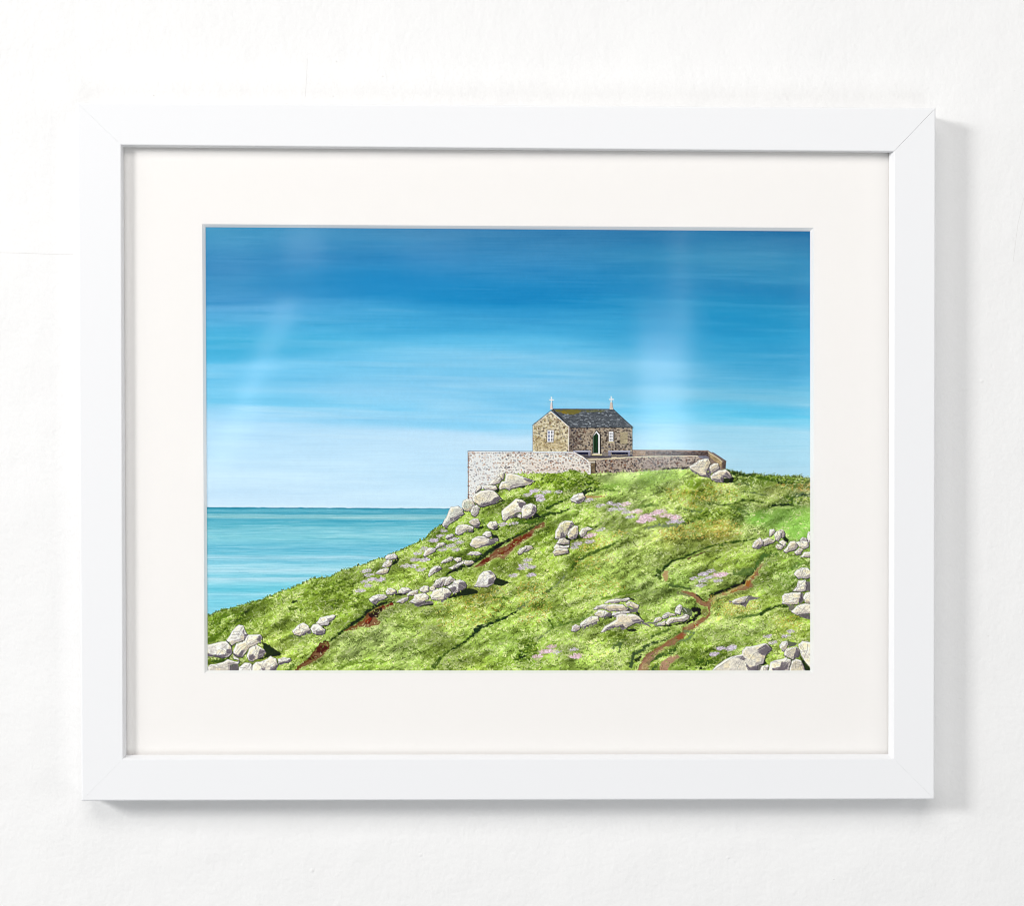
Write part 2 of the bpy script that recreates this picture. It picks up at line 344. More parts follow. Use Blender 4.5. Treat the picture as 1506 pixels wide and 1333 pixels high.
wash(330, 527, 60, 8, 0, (70, 180, 222), .5)
wash(1140, 605, 70, 8, .03, (92, 200, 236), .6)
wash(650, 626, 90, 6, .03, (126, 206, 242), .5)
wash(1000, 372, 120, 12, .0, (64, 148, 190), .35)
wash(730, 400, 90, 14, .05, (76, 152, 200), .35)
C[:] = S; ID[:] = sky

# ---- sea
sea = part_id('painted_sea', 'turquoise painted sea with pale horizontal streaks')
hor = 746.2+np.clip((UU-303)/350, 0, 1)*2.0+.5*noise(7, 30, 1, 21)
vs = VV+1.6*noise(110, 8, 2, 22)-(UU-303)*.004
SE = ramp(vs, [(745, (62, 150, 176)), (748.5, (58, 150, 176)), (750, (98, 184, 204)), (752, (92, 176, 198)), (755, (80, 168, 192)), (757.5, (136, 200, 212)), (761, (150, 206, 214)), (764, (84, 176, 200)), (770, (102, 188, 208)), (777, (124, 200, 216)), (783, (136, 208, 224)), (790, (134, 208, 222)), (800, (124, 202, 222)), (808, (112, 194, 218)), (815, (118, 200, 222)), (820, (165, 218, 234)), (826, (128, 204, 226)), (831, (158, 220, 236)), (840, (182, 228, 242)), (847, (124, 206, 226)), (852, (180, 226, 240)), (860, (134, 214, 232)), (868, (112, 206, 226)), (874, (150, 218, 236)), (884, (130, 214, 234)), (900, (142, 216, 236)), (920, (140, 216, 236))])
sw = .6*noise(60, 1.5, 2, 23)+.5*noise(26, 2.4, 2, 24)
SE += sw[..., None]*np.array([30, 17, 13])+(N_PX*2)[..., None]
m = np.clip((VV-hor)*1.6+.5, 0, 1)[..., None]
glow = np.exp(-((VV-hor+2)/1.6)**2)[..., None]*.55                       # thin pale line the painter left over the horizon
C[:] = C*(1-glow)+np.array([225, 243, 253])*glow
C[:] = C*(1-m)+SE*m
ID[VV > hor] = sea
# thin brush lines on the water
n = 320; yy = rng.uniform(750, 900, n); xx = rng.uniform(298, 640, n)
lc = np.where(rng.rand(n, 1) < .55, np.array([[190, 232, 242]]), np.array([[80, 176, 204]])) + rng.uniform(-12, 12, (n, 1))
strokes(xx, yy, rng.uniform(14, 70, n), rng.uniform(-.6, 1.2, n), rng.uniform(.3, 1.0, n), lc, rng.uniform(.05, .2, n))
m2 = (VV > hor)[..., None]
# ---- masonry
def masonry(P, base, stones, dens, sz, idn, seed, rowh=3.0, tex=.10, a=.85):
    poly(P, base, idn=idn, tex=tex)
    r = np.random.RandomState(seed); lo, hi = P.min(0), P.max(0); y = lo[1]+sz*.6
    while y < hi[1]:
        x = lo[0]+r.rand()*sz
        while x < hi[0]:
            if r.rand() < dens:
                cx, cy = x+r.uniform(-.9, .9), y+r.uniform(-.55, .55)*rowh
                rx, ry = sz*r.uniform(.5, 1.05), sz*r.uniform(.45, .85)
                w = window_of(np.array([[cx, cy]]), rx+2)
                if w:
                    sd = sdist(P, np.array([[cx]], np.float32), np.array([[cy]], np.float32))[0, 0]
                    if sd < -.5:
                        ta = r.uniform(-.6, .6); xr = (UU[w]-cx)*math.cos(ta)+(VV[w]-cy)*math.sin(ta); yr = (VV[w]-cy)*math.cos(ta)-(UU[w]-cx)*math.sin(ta)
                        q = np.sqrt((xr/rx)**2+(yr/ry)**2)+.55*N_SM[w]
                        al = (np.clip((1.1-q)/.5, 0, 1)*a*r.uniform(.35, 1))[..., None]
                        c = np.array(stones[r.randint(len(stones))])*r.uniform(.85, 1.12)
                        C[w] = C[w]*(1-al)+c*al
            x += sz*r.uniform(1.35, 2.2)
        y += rowh*r.uniform(.8, 1.15)

BACKW = part_id('painted_wall', 'dark painted courtyard wall behind the chapel')
P = pts(7, '200,768 1175,775 1400,905 1392,1000 1320,1000 1180,860 200,850')
poly(pts(7, '1040,835 1200,800 1380,960 1380,1030 1100,1030'), (128, 112, 98), 1, tex=.3)
masonry(P, (134, 116, 106), [(80, 66, 60), (100, 84, 74), (160, 140, 124), (64, 54, 54), (112, 88, 74)], .9, 2.0, BACKW, 3, 2.2)
poly(pts(7, '255,775 410,778 410,840 255,842'), (178, 156, 132), .6, tex=.2)
poly(pts(7, '420,790 1170,785 1180,845 700,842'), (58, 46, 48), .55, wob=1.2)
line(pts(7, '205,768 700,767 1175,776 1400,905'), .7, .8, (150, 128, 122), .9)
poly(pts(7, '1190,800 1230,820 1350,905 1340,985 1290,930 1200,860'), (170, 150, 112), .9, tex=.3, wob=.3)
line(pts(7, '1180,795 1300,870 1355,915'), .9, .9, (226, 212, 176), .95)
line(pts(7, '1235,800 1330,860 1395,905'), 1.6, 1.2, (84, 76, 84), .9)
line(pts(7, '1350,920 1348,990'), .8, .8, (120, 100, 80), .9)
poly(pts(7, '1355,905 1398,905 1392,1000 1355,990'), (88, 76, 72), .9, tex=.3)
# chapel
GAB = part_id('painted_gable_wall', 'pale ochre painted stone gable of the chapel')
SID = part_id('painted_side_wall', 'darker painted stone long wall of the chapel')
ROOF = part_id('painted_roof', 'slate grey painted chapel roof with mossy ridge')
FLO = part_id('painted_terrace', 'grey painted terrace in front of the chapel door')
P = pts(6, '720,545 1600,548 1600,925 1480,960 712,905')
masonry(P, (158, 146, 130), [(50, 42, 46), (56, 48, 50), (84, 70, 64), (104, 80, 68), (60, 60, 76), (104, 96, 84), (168, 152, 130), (76, 62, 52)], .97, 2.4, SID, 4, 2.9, .3, .95)
poly(pts(6, '712,560 880,560 860,880 712,880'), (62, 54, 60), .22, wob=1.5)
poly(pts(6, '960,960 1110,960 1110,1060 1010,1060'), (150, 138, 122), 1, tex=.2)
poly(pts(6, '830,900 1020,905 1506,900 1606,880 1606,990 1500,985 1100,1010 960,1000'), (128, 120, 112), 1, idn=FLO, tex=.2)
poly(pts(6, '860,925 1000,945 1506,950 1600,925 1600,965 1300,972 960,975'), (72, 70, 82), .85, wob=.5)
P = pts(6, '222,525 470,328 722,550 712,888 222,888')
masonry(P, (200, 190, 164), [(140, 126, 100), (154, 138, 96), (132, 122, 108), (122, 98, 74), (214, 200, 160), (96, 90, 86), (164, 150, 110)], .92, 2.2, GAB, 5, 2.7, .3, .85)
poly(pts(6, '240,700 700,740 690,875 240,870'), (176, 152, 100), .28, wob=2, soft=3)
P = pts(6, '468,320 500,298 1330,300 1606,552 728,557 600,430')
poly(P, (84, 89, 95), idn=ROOF, tex=.12)
n = 420; x = rng.uniform(812, 931, n); y = rng.uniform(603, 629, n)
msk = sdist(P, x.astype(np.float32), y.astype(np.float32)) < -1.0
x, y = x[msk], y[msk]; n = len(x)
g = rng.uniform(60, 185, (n, 1))*np.array([[.96, 1, 1.04]])
strokes(x, y, rng.uniform(1.5, 5, n), rng.uniform(-1.4, .9, n), rng.uniform(.5, 1.2, n), g, rng.uniform(.25, .7, n))
poly(pts(6, '510,315 560,306 900,312 890,345 800,372 680,375 600,355'), (122, 112, 50), .82, wob=1.4, soft=1.0)
poly(pts(6, '600,330 700,330 690,370 620,360'), (146, 122, 44), .6, wob=1)
poly(pts(6, '880,315 1240,318 1200,335 960,345'), (112, 112, 70), .7, wob=1.2, soft=1)
line(pts(6, '492,300 1335,302'), .9, .9, (96, 56, 64), .95)
line(pts(6, '1335,302 1606,552'), .9, 1.0, (44, 48, 66), .95)
line(pts(6, '724,558 1608,556'), 1.3, 1.3, (34, 34, 48), .95)
line(pts(6, '498,305 640,450 726,548'), 1.3, 1.5, (44, 46, 58), .9)
line(pts(6, '478,338 722,545 716,885'), 1.2, .7, (236, 220, 212), .95)
line(pts(6, '218,524 470,322'), .9, .9, (58, 66, 88), .95)
line(pts(6, '230,540 466,342'), .6, .6, (218, 214, 206), .8)
line(pts(6, '221,535 221,886'), .6, .6, (140, 132, 138), .9)
line(pts(6, '1598,560 1598,920'), .7, .7, (58, 46, 46), .8)
def crossfin(v, bs, top, x0, ya, xa, xb, col, nm):
    i = part_id('painted_cross', nm)
    poly(pts(v, bs), col, 1, .3, idn=i); line(pts(v, bs.split()[2]+' '+bs.split()[3]), .4, .4, (70, 60, 70), .7)
    line(pts(v, f'{x0},{ya-38} {x0},{ya+38}'), 1.5, 1.3, (228, 226, 226), 1, .35, idn=i)
    line(pts(v, f'{xa},{ya} {xb},{ya}'), 1.5, 1.5, (228, 226, 226), 1, .35, idn=i)
    line(pts(v, f'{x0+16},{ya+15} {x0+10},{ya+42}'), .5, .5, (100, 100, 120), .7)
crossfin(6, '460,304 470,205 490,205 498,304', 0, 480, 172, 458, 508, (214, 204, 200), 'white cross finial above the gable')
crossfin(6, '1284,304 1294,205 1322,205 1334,304', 0, 1308, 165, 1284, 1336, (202, 190, 176), 'cross finial at the far ridge end')
# gable window
WIN1 = part_id('painted_window', 'tall white painted window in the gable')
poly(pts(6, '412,588 450,570 520,585 528,600 514,765 415,765'), (110, 96, 80), .5)
poly(pts(6, '422,590 516,592 506,757 422,757'), (248, 248, 250), 1, .35, idn=WIN1)
line(pts(6, '418,592 416,760'), .9, .9, (52, 48, 60), .95)
for yy0 in (604, 655, 706):
    poly(pts(6, f'431,{yy0} 458,{yy0} 458,{yy0+38} 431,{yy0+38}'), (142, 150, 174), .95, .3)
    poly(pts(6, f'477,{yy0} 489,{yy0} 488,{yy0+38} 477,{yy0+38}'), (40, 44, 66), .95, .3)
    poly(pts(6, f'497,{yy0} 507,{yy0} 505,{yy0+38} 496,{yy0+38}'), (110, 112, 130), .9, .3)
# door
DOOR = part_id('painted_door', 'dark green painted pointed arch door')
poly(pts(6, '1050,665 1100,584 1168,650 1168,932 1046,932'), (54, 46, 46), .85, .4)
poly(pts(6, '1060,668 1102,602 1150,655 1148,925 1060,925'), (236, 234, 228), 1, .35, idn=DOOR)
poly(pts(6, '1062,912 1062,672 1102,628 1130,664 1130,914'), (12, 58, 36), 1, .35, idn=DOOR)
line(pts(6, '1090,650 1090,905'), .6, .6, (10, 44, 30), .7); line(pts(6, '1110,650 1110,905'), .5, .5, (30, 104, 66), .6)
poly(pts(6, '1042,922 1178,922 1182,944 1040,942'), (196, 186, 150), 1, .35)
line(pts(6, '1040,948 1184,950'), .7, .7, (40, 38, 50), .9)
# side window
WIN2 = part_id('painted_window', 'small white painted window beside the green door')
poly(pts(6, '1268,602 1358,606 1354,760 1340,765 1268,765'), (120, 108, 92), .9, .4)
poly(pts(6, '1328,606 1352,610 1350,745 1332,750'), (34, 28, 40), .95, .35)
poly(pts(6, '1276,612 1336,612 1336,748 1276,748'), (246, 247, 250), 1, .35, idn=WIN2)
for yy0 in (632, 672, 712):
    for xx0 in (1287, 1312): poly(pts(6, f'{xx0},{yy0} {xx0+14},{yy0} {xx0+14},{yy0+22} {xx0},{yy0+22}'), (60, 60, 80), .9, .3)
poly(pts(6, '1268,752 1350,752 1350,768 1268,768'), (206, 194, 160), 1, .35)
PLQ = part_id('painted_plaque', 'pale tablet painted on the chapel side wall')
poly(pts(7, '100,550 195,552 190,692 102,692'), (170, 158, 128), .95, .4, idn=PLQ, tex=.15)
line(pts(7, '102,552 194,554'), .5, .5, (206, 194, 160), .8); line(pts(7, '100,630 190,630'), .4, .4, (120, 108, 88), .8); line(pts(7, '98,556 98,700 190,700'), .6, .6, (92, 84, 72), .8)
for bx0, bx1, nm in ((782, 1022, 'grey bench left of the painted door'), (1268, 1572, 'grey bench right of the painted door')):
    b = part_id('painted_bench', nm)
    poly(pts(6, f'{bx0+40},893 {bx1-20},893 {bx1-20},932 {bx0+50},930'), (36, 38, 62), .95, .4)
    poly(pts(6, f'{bx0},876 {bx1},874 {bx1},898 {bx0},896'), (168, 168, 184), 1, .4, idn=b)
    line(pts(6, f'{bx0},899 {bx1},899'), .6, .6, (54, 54, 76), .9)
    poly(pts(6, f'{bx1-34},896 {bx1-2},896 {bx1-4},948 {bx1-30},948'), (134, 132, 148), 1, .4, idn=b)
    if bx0 > 1000: poly(pts(6, f'{bx0},896 {bx0+34},896 {bx0+34},946 {bx0},946'), (134, 132, 148), 1, .4, idn=b)
# front walls
LOWW = part_id('painted_wall', 'low dark stone painted wall below the chapel door')
P = pts(7, '-30,868 400,850 1060,842 1180,855 1190,1010 930,1000 580,1018 380,1025 -40,1045')
P = np.vstack([pts(6, '1086,1005 1250,985'), pts(7, '0,868 400,850 1060,842 1170,860 1180,1010 930,1004 580,1022 380,1030 380,1075'), pts(6, '1400,1215 1250,1225 1086,1230')])
masonry(P, (164, 150, 138), [(48, 40, 44), (64, 52, 52), (90, 68, 58), (112, 88, 74), (66, 62, 72), (176, 160, 144), (120, 84, 66)], .95, 2.3, LOWW, 8, 2.7, .2, .95)
poly(pts(6, '975,990 1200,985 1506,968 1506,985 1200,1002 1000,1010'), (212, 200, 172), .9, .5)
line(pts(7, '0,862 400,848 1050,840'), 1.8, 1.1, (224, 212, 184), .95)
line(pts(7, '60,856 400,840 1060,832'), .7, .5, (66, 60, 70), .7)
poly(pts(7, '1050,842 1150,836 1195,862 1180,880 1080,868'), (118, 118, 134), .85, .5)
poly(pts(7, '400,905 680,880 650,1005 380,1015'), (150, 136, 136), .28, wob=1, soft=2)
poly(pts(7, '640,985 940,978 940,1006 600,1018'), (40, 28, 34), .8, wob=.6, soft=.6)
poly(pts(6, '1024,1045 1092,1045 1092,1230 1020,1230'), (112, 98, 78), 1, .4, idn=LOWW, tex=.5)
line(pts(6, '1090,1020 1088,1150 1110,1178'), 1.2, 1.0, (28, 22, 30), .95)
FRW = part_id('painted_wall', 'pale speckled stone painted wall on the seaward side')
P = pts(8, '62,108 780,112 1240,118 1330,165 1400,225 1420,232 1420,395 1300,400 700,400 560,700 60,700')
masonry(P, (224, 221, 214), [(158, 122, 100), (126, 112, 108), (122, 126, 134), (176, 134, 104), (150, 150, 150), (96, 88, 90), (190, 160, 138), (160, 150, 144), (128, 92, 72)], .9, 2.15, FRW, 9, 3.5, .06, .82)
poly(pts(8, '70,120 420,120 380,480 90,640'), (222, 230, 236), .35, wob=2, soft=4)
poly(pts(8, '700,200 1400,240 1400,370 700,360'), (214, 178, 158), .16, wob=2, soft=4)
line(pts(8, '62,104 780,107'), .8, .9, (74, 78, 104), .95)
line(pts(8, '62,104 64,640'), .7, .6, (128, 104, 96), .9)
n = 40
for k in range(n):
    yy1 = 115+k*13.; rr = np.random.RandomState(k)
    line(pts(8, f'{64+rr.randint(0, 4)},{yy1} {66},{yy1+6}'), 1.1, .9, [(74, 64, 70), (170, 110, 70), (96, 84, 86)][k % 3], .7)
for k in range(46):
    xx1 = 80+k*26.; line(pts(8, f'{xx1},127 {xx1+13},127'), .9, .9, (106, 96, 112), .6)
line(pts(8, '780,117 1150,118 1240,120 1330,168 1402,226'), 1.3, 1.5, (250, 242, 236), .98)
line(pts(8, '1150,134 1240,136 1322,186 1395,240'), .6, .6, (150, 110, 92), .7)
line(pts(8, '1408,232 1412,365'), 1.0, 1.0, (250, 238, 230), .95)
line(pts(8, '1400,226 1468,226'), 1.4, 1.4, (246, 236, 220), .98)
line(pts(8, '1410,238 1468,240'), .5, .5, (40, 34, 40), .9)

# ---- hillside
HILL = part_id('painted_hillside', 'bright green painted grassy headland')
ridge = np.vstack([pts(0, '290,910'), pts(2, '40,488 100,448 200,400 390,360 560,310 700,270 850,210 960,160 1100,120 1200,70 1330,10'),
    pts('b', '30,930 220,910 350,830 450,810 560,770 640,760 750,700 870,680 1010,610 1110,570 1250,500 1390,440 1450,360 1506,320'),
    pts(4, '60,1090 130,1010 250,930 330,860 480,790 600,700 680,540 900,400 1030,310 1200,312'),
    pts(8, '700,358 860,350 900,352 1080,350 1130,332 1240,315 1330,350 1400,366'),
    pts(9, '720,70 750,60 820,62 1000,48 1300,38'), pts(7, '400,1035 580,1015 930,1004 1200,1030 1400,1010'),
    pts(11, '330,22 440,42 560,73 690,60 780,80 900,80 1000,95 1100,100 1150,85 1240,90 1260,110 1345,132'), pts(0, '1210,708 1210,1005 285,1005')])
w = (slice(None), slice(None))
sdh = sdist(ridge, UU, VV)+.8*N_SM+.6*noise(2, 2, 1, 31)
TONE = [(350, 900, 112, 146, 44), (320, 925, 100, 134, 36), (420, 905, 128, 158, 60), (400, 955, 156, 184, 78), (330, 975, 100, 128, 40), (470, 880, 118, 150, 48), (480, 960, 150, 180, 82), (560, 848, 132, 164, 62), (520, 910, 126, 160, 50),
 (520, 955, 168, 196, 108), (560, 940, 160, 188, 102), (600, 965, 150, 182, 86), (610, 880, 140, 172, 66), (660, 860, 132, 166, 60), (700, 880, 150, 172, 66), (650, 930, 152, 182, 80), (700, 940, 150, 184, 78), (740, 905, 150, 184, 78), (740, 950, 142, 178, 74), (775, 965, 104, 138, 44), (640, 970, 128, 160, 58),
 (600, 830, 140, 170, 66), (640, 800, 128, 164, 56), (690, 800, 120, 152, 56), (720, 745, 142, 174, 70), (760, 790, 118, 150, 52), (720, 760, 130, 165, 60), (800, 710, 134, 168, 56), (830, 715, 98, 132, 30), (850, 705, 100, 134, 36), (790, 750, 96, 130, 32), (760, 810, 136, 166, 62), (810, 790, 118, 152, 46), (790, 850, 142, 170, 70), (830, 760, 142, 178, 74),
 (900, 700, 196, 220, 138), (930, 697, 200, 222, 146), (905, 715, 150, 190, 82), (950, 710, 160, 196, 92), (930, 740, 142, 170, 88), (1000, 705, 168, 198, 98), (1020, 722, 136, 166, 52), (1000, 745, 148, 176, 80), (960, 700, 152, 180, 96), (1080, 745, 150, 178, 76), (1060, 715, 150, 176, 72), (1090, 700, 66, 92, 26), (1130, 706, 100, 134, 42), (1170, 715, 88, 120, 44), (1140, 722, 166, 184, 98), (1180, 722, 178, 178, 104), (1120, 738, 150, 176, 84), (1090, 752, 100, 130, 66), (1160, 742, 104, 134, 60),
 (1150, 765, 146, 192, 90), (1180, 780, 130, 184, 80), (1120, 765, 136, 184, 82), (1040, 762, 112, 142, 50), (1000, 765, 120, 148, 60), (960, 780, 156, 180, 90), (1060, 785, 168, 178, 78), (990, 790, 164, 180, 84), (1110, 785, 142, 168, 86), (900, 790, 164, 196, 92), (920, 760, 160, 190, 92), (870, 800, 146, 170, 66), (850, 830, 142, 176, 66), (900, 830, 160, 190, 92), (880, 860, 146, 180, 76), (830, 880, 150, 180, 78), (800, 900, 138, 172, 64), (960, 820, 138, 166, 76), (1000, 810, 150, 178, 80), (1060, 820, 148, 178, 72), (1100, 830, 132, 164, 62), (1080, 855, 122, 148, 66),
 (950, 870, 168, 200, 104), (980, 890, 150, 184, 84), (920, 890, 142, 174, 70), (1000, 860, 150, 188, 84), (1120, 860, 134, 168, 66), (1160, 850, 104, 138, 52), (1150, 820, 136, 170, 70), (1180, 840, 110, 142, 60), (1090, 890, 158, 178, 84), (1130, 900, 142, 172, 68), (1110, 925, 158, 192, 88), (1060, 930, 162, 194, 92), (1160, 920, 156, 182, 74), (1050, 965, 120, 156, 44), (1000, 980, 142, 178, 70), (1090, 950, 148, 182, 76), (940, 950, 138, 168, 72), (900, 935, 126, 160, 52), (870, 930, 158, 188, 88), (860, 970, 156, 190, 84), (820, 960, 146, 180, 74), (900, 975, 162, 192, 92), (950, 975, 136, 168, 62), (820, 920, 148, 182, 80), (1180, 900, 128, 164, 54), (1170, 960, 140, 172, 66), (700, 985, 140, 170, 64), (760, 985, 130, 166, 54), (540, 980, 130, 165, 60), (450, 985, 120, 150, 50)]
TA = np.array(TONE, float); TA[:, 2] += 15; TA[:, 3] += 9; TA[:, 4] += 12
step = 6; gu, gv = UU[::step, ::step], VV[::step, ::step]
d2 = (gu[..., None]-TA[:, 0])**2+((gv[..., None]-TA[:, 1])*1.25)**2
wgt = 1/(d2+60)**1.7
TB = (wgt[..., None]*TA[:, 2:]).sum(2)/wgt.sum(2)[..., None]
def tone_at(u, v):
    x = np.clip((u-U0)*SC/step, 0, TB.shape[1]-1.001); y = np.clip((v-V0)*SC/step, 0, TB.shape[0]-1.001)
    i, j = x.astype(int), y.astype(int); fx, fy = (x-i)[..., None], (y-j)[..., None]
    return (TB[j, i]*(1-fx)+TB[j, i+1]*fx)*(1-fy)+(TB[j+1, i]*(1-fx)+TB[j+1, i+1]*fx)*fy
hs = (sdh < 1.5)
R_A = rnoise(26, 7, 26, 1); R_B = rnoise(11, 4, 32, 2); R_C = rnoise(7, 3.2, -35, 3)
R_D = rnoise(46, 16, 12, 4)
GN = np.clip(.55*R_A+.5*R_B+.3*R_C, -1, 1)
G = tone_at(UU, VV)*(1+.45*GN+.12*R_D)[..., None]
al = np.clip(.5-sdh/1.2, 0, 1)[..., None]
C[:] = C*(1-al)+G*al
ID[sdh < 0] = HILL

def grass(n, region=None, seed=0, light=1.0, lo=2.0, hi=6.5, orange=0.0, amp=1.0, wmin=.5, wmax=1.5, alpha=(.35, .9)):
    r = np.random.RandomState(seed)
    if region is None: x = r.uniform(300, 1195, n); y = r.uniform(690, 992, n)
    else:
        a, b = region.min(0), region.max(0); x = r.uniform(a[0], b[0], n); y = r.uniform(a[1], b[1], n)
    I = np.clip(((x-U0)*SC).astype(int), 0, CW-1); J = np.clip(((y-V0)*SC).astype(int), 0, CH-1)
    ok = sdh[J, I] < -.3
    if region is not None: ok &= sdist(region, x.astype(np.float32), y.astype(np.float32)) < 0
    x, y, I, J = x[ok], y[ok], I[ok], J[ok]; n = len(x)
    t = tone_at(x, y)
    k = GN[J, I]*1.15+R_D[J, I]*.5+N_SM[J, I]*.45+r.normal(0, .32, n)
    k = (k*1.25+.16)[:, None]*amp
    hi_c = t*.35+np.array([236, 240, 190])*.68; lo_c = t*.40+np.array([14, 20, 2])
    col = np.where(k > 0, t+(hi_c-t)*np.clip(k, 0, 1.2), t+(lo_c-t)*np.clip(-k*1.0, 0, 1.1))*light
    grey = (r.rand(n) < .06)[:, None]; col = np.where(grey, col*.6+np.array([120, 132, 112])*.4, col)
    if orange:
        o = (r.rand(n) < orange)[:, None]; col = np.where(o, np.array([[212, 160, 84]])*.65+t*.38+r.uniform(-30, 30, (n, 1)), col)
    ang = np.where(r.rand(n) < .4, r.uniform(-2.4, -1.8, n), r.uniform(-1.3, -.35, n))+.6*N_LG[J, I]
    fl = r.rand(n) < .45; ang = np.where(fl, r.uniform(-.75, .15, n), ang)
    L = r.uniform(lo, hi, n)
    strokes(x, y, np.cos(ang)*L, np.sin(ang)*L, r.uniform(wmin, wmax, n), col, r.uniform(alpha[0], alpha[1], n))
grass(15000, seed=1, lo=3, hi=8, wmin=.8, wmax=2.0, alpha=(.25, .65), amp=1.15)
grass(34000, seed=2, lo=1.8, hi=5.0, wmin=.3, wmax=.95, alpha=(.3, .8), amp=1.35)
# smooth mown patches
for P_, c_ in ((pts(11, '560,640 700,540 900,480 1345,450 1345,800 1200,850 1080,840 1000,750 880,700'), (138, 188, 84)), (pts(9, '820,70 1200,60 1506,30 1506,230 1180,240 960,200'), (166, 200, 104)), (pts(10, '0,30 330,10 620,60 450,150 120,190 0,170'), (160, 198, 96)), (pts(10, '1300,600 1506,500 1506,640 1400,660'), (140, 196, 84))):
    poly(P_, c_, .5, soft=4, wob=2.5, tex=.08)
poly(pts(10, '540,150 700,130 860,130 760,200 700,245 600,235'), (120, 152, 44), .75, soft=1.5, wob=1.5)
poly(pts(10, '560,215 620,255 700,250 780,200 700,275 600,270'), (206, 214, 130), .6, soft=1.2, wob=1)
poly(pts(9, '900,70 1100,80 1180,110 1050,150 930,120'), (206, 222, 150), .45, soft=3, wob=2)
poly(pts(9, '870,190 1010,200 1100,190 1040,240 900,230'), (142, 186, 78), .6, soft=2, wob=1.5)

# tussocks: a dark root and a fan of pale blades
r = np.random.RandomState(404); n = 4200; x = r.uniform(300, 1195, n); y = 690+r.beta(1.3, 1.0, n)*302
I = ((x-U0)*SC).astype(int); J = ((y-V0)*SC).astype(int); ok = (sdh[J, I] < -3) & (r.rand(n) < .42+1.2*R_D[J, I]+.35*GN[J, I])
x, y = x[ok], y[ok]; n = len(x); sz = (.55+.6*(y-690)/300)*r.uniform(.7, 1.35, n); tn = tone_at(x, y)
strokes(x-1.6*sz, y+.9*sz, 4.0*sz, r.uniform(-1.4, .2, n), 2.0*sz, tn*np.array([.50, .60, .35]), r.uniform(.3, .65, n))
for q in range(6):
    an = r.uniform(-2.75, -.25, n); L = r.uniform(2.4, 5.6, n)*sz; pale = np.clip(tn*.4+np.array([232, 238, 180])*.62*r.uniform(.78, 1.08, (n, 1)), 0, 252)
    mixc = np.where(r.rand(n, 1) < .7, pale, tn*r.uniform(.7, 1.15, (n, 1)))
    strokes(x+r.uniform(-1, 1, n)*sz, y+r.uniform(-.4, .6, n), np.cos(an)*L, np.sin(an)*L*.8, r.uniform(.5, 1.15, n), mixc, r.uniform(.45, .9, n))
# broad lighter and darker washes over the turf
R_E = rnoise(44, 15, 18, 14)
wv = np.clip(R_E*2.2, -1, 1)*(sdh < -2)
C *= (1+np.where(wv > 0, .08, .22)*wv)[..., None]
# dark creases and banks
DK = (44, 64, 18); DK2 = (58, 76, 42)
def crease(v, s, w0, w1, col=DK, a=.9, wob=1.3):
    P = pts(v, s)
    if len(P) > 2 and max(w0, w1) < 6:                      # the sunlit lip of the bank painted just below it
        line(P+[.8, 1.6+max(w0, w1)*.7], w0*.7+.8, w1*.7+.8, (206, 220, 146), .42*a, 1.2, wob)
        line(P-[.6, .4], w0*1.5+1.4, w1*1.5+1.4, (84, 112, 36), .42*a, 1.4, wob)
    line(P, w0*1.2, w1*1.2, col, a, .7, wob)
crease(5, '350,1310 540,1200 640,1110 690,1050', 1.5, 4.5)
crease(5, '670,1060 700,1025 860,975 1040,900 1180,820', 6.5, 2.0, (32, 56, 16))
crease(5, '1200,810 1300,730 1430,650', 1.6, 1.0, (100, 120, 92), .7)
crease(9, '505,1230 545,1165 620,1100', 3.2, 4.2, (62, 84, 30), .85)
crease(9, '620,1100 760,1030 940,960 1080,890', 3.2, 1.6, (70, 94, 44), .85)
crease(15, '440,1060 500,980 600,890', 5.0, 2.0, (60, 82, 34), .7)
crease(10, '200,1310 330,1200 400,1130', 3.5, 3.0); crease(10, '400,1130 560,1085 600,1060 720,1010 870,950', 2.8, 1.0)
crease(10, '870,950 1060,910 1300,880 1440,850', 1.0, 1.6, (52, 78, 22)); crease(10, '600,1100 690,1065 800,1020', 1.2, .8, (104, 84, 60)); crease(10, '980,945 1090,930', 2.2, 1.8, (60, 92, 34), .8)
crease(9, '-10,690 60,640 130,590', 3.5, 4.5, (26, 40, 12)); crease(9, '130,590 240,540 330,550 480,490', 4.0, 1.2, (54, 76, 20)); crease(9, '210,480 320,420 480,360', 3.0, 1.5, (48, 70, 16))
crease(9, '640,300 720,255 790,250', 4.5, 5.0, (30, 46, 10)); crease(9, '690,190 790,150', 4, 3, (62, 88, 24), .7); crease(9, '800,240 1000,260 1100,270', 2.4, 1.2, (84, 110, 50), .7)
crease(11, '330,30 440,60 560,80 640,82', 4.5, 2.5, (40, 62, 18)); crease(11, '380,130 440,120', 6, 5, (20, 32, 10)); crease(11, '640,90 880,130 1040,180 1200,225 1345,215', 3, 6, (72, 100, 34), .7); crease(11, '960,165 1060,200', 2.5, 1.5, (34, 54, 16), .85)
crease(11, '440,190 540,170 700,250', 2.6, 1.2, (86, 104, 70), .6); crease(11, '550,280 660,290 780,320', 1.6, 1.2, (96, 112, 80), .7)
crease(11, '0,420 160,430 300,440', 1.2, 1.8, (72, 92, 50), .8); crease(11, '300,440 420,430 520,385 660,390 800,420', 2.4, 1.2, (56, 76, 36), .8); crease(11, '380,460 480,500 600,560', 4, 2, (86, 112, 60), .7)
crease(11, '840,470 920,440 1040,440 1130,440', 1.2, 3.0, (34, 52, 20)); crease(11, '1050,345 1130,360 1120,420', 3.2, 2.5, (66, 92, 30), .75); crease(11, '1150,330 1250,320 1345,320', 5, 5, (84, 104, 68), .7); crease(11, '1250,320 1345,320', 1.4, 1.4, (34, 44, 24), .8)
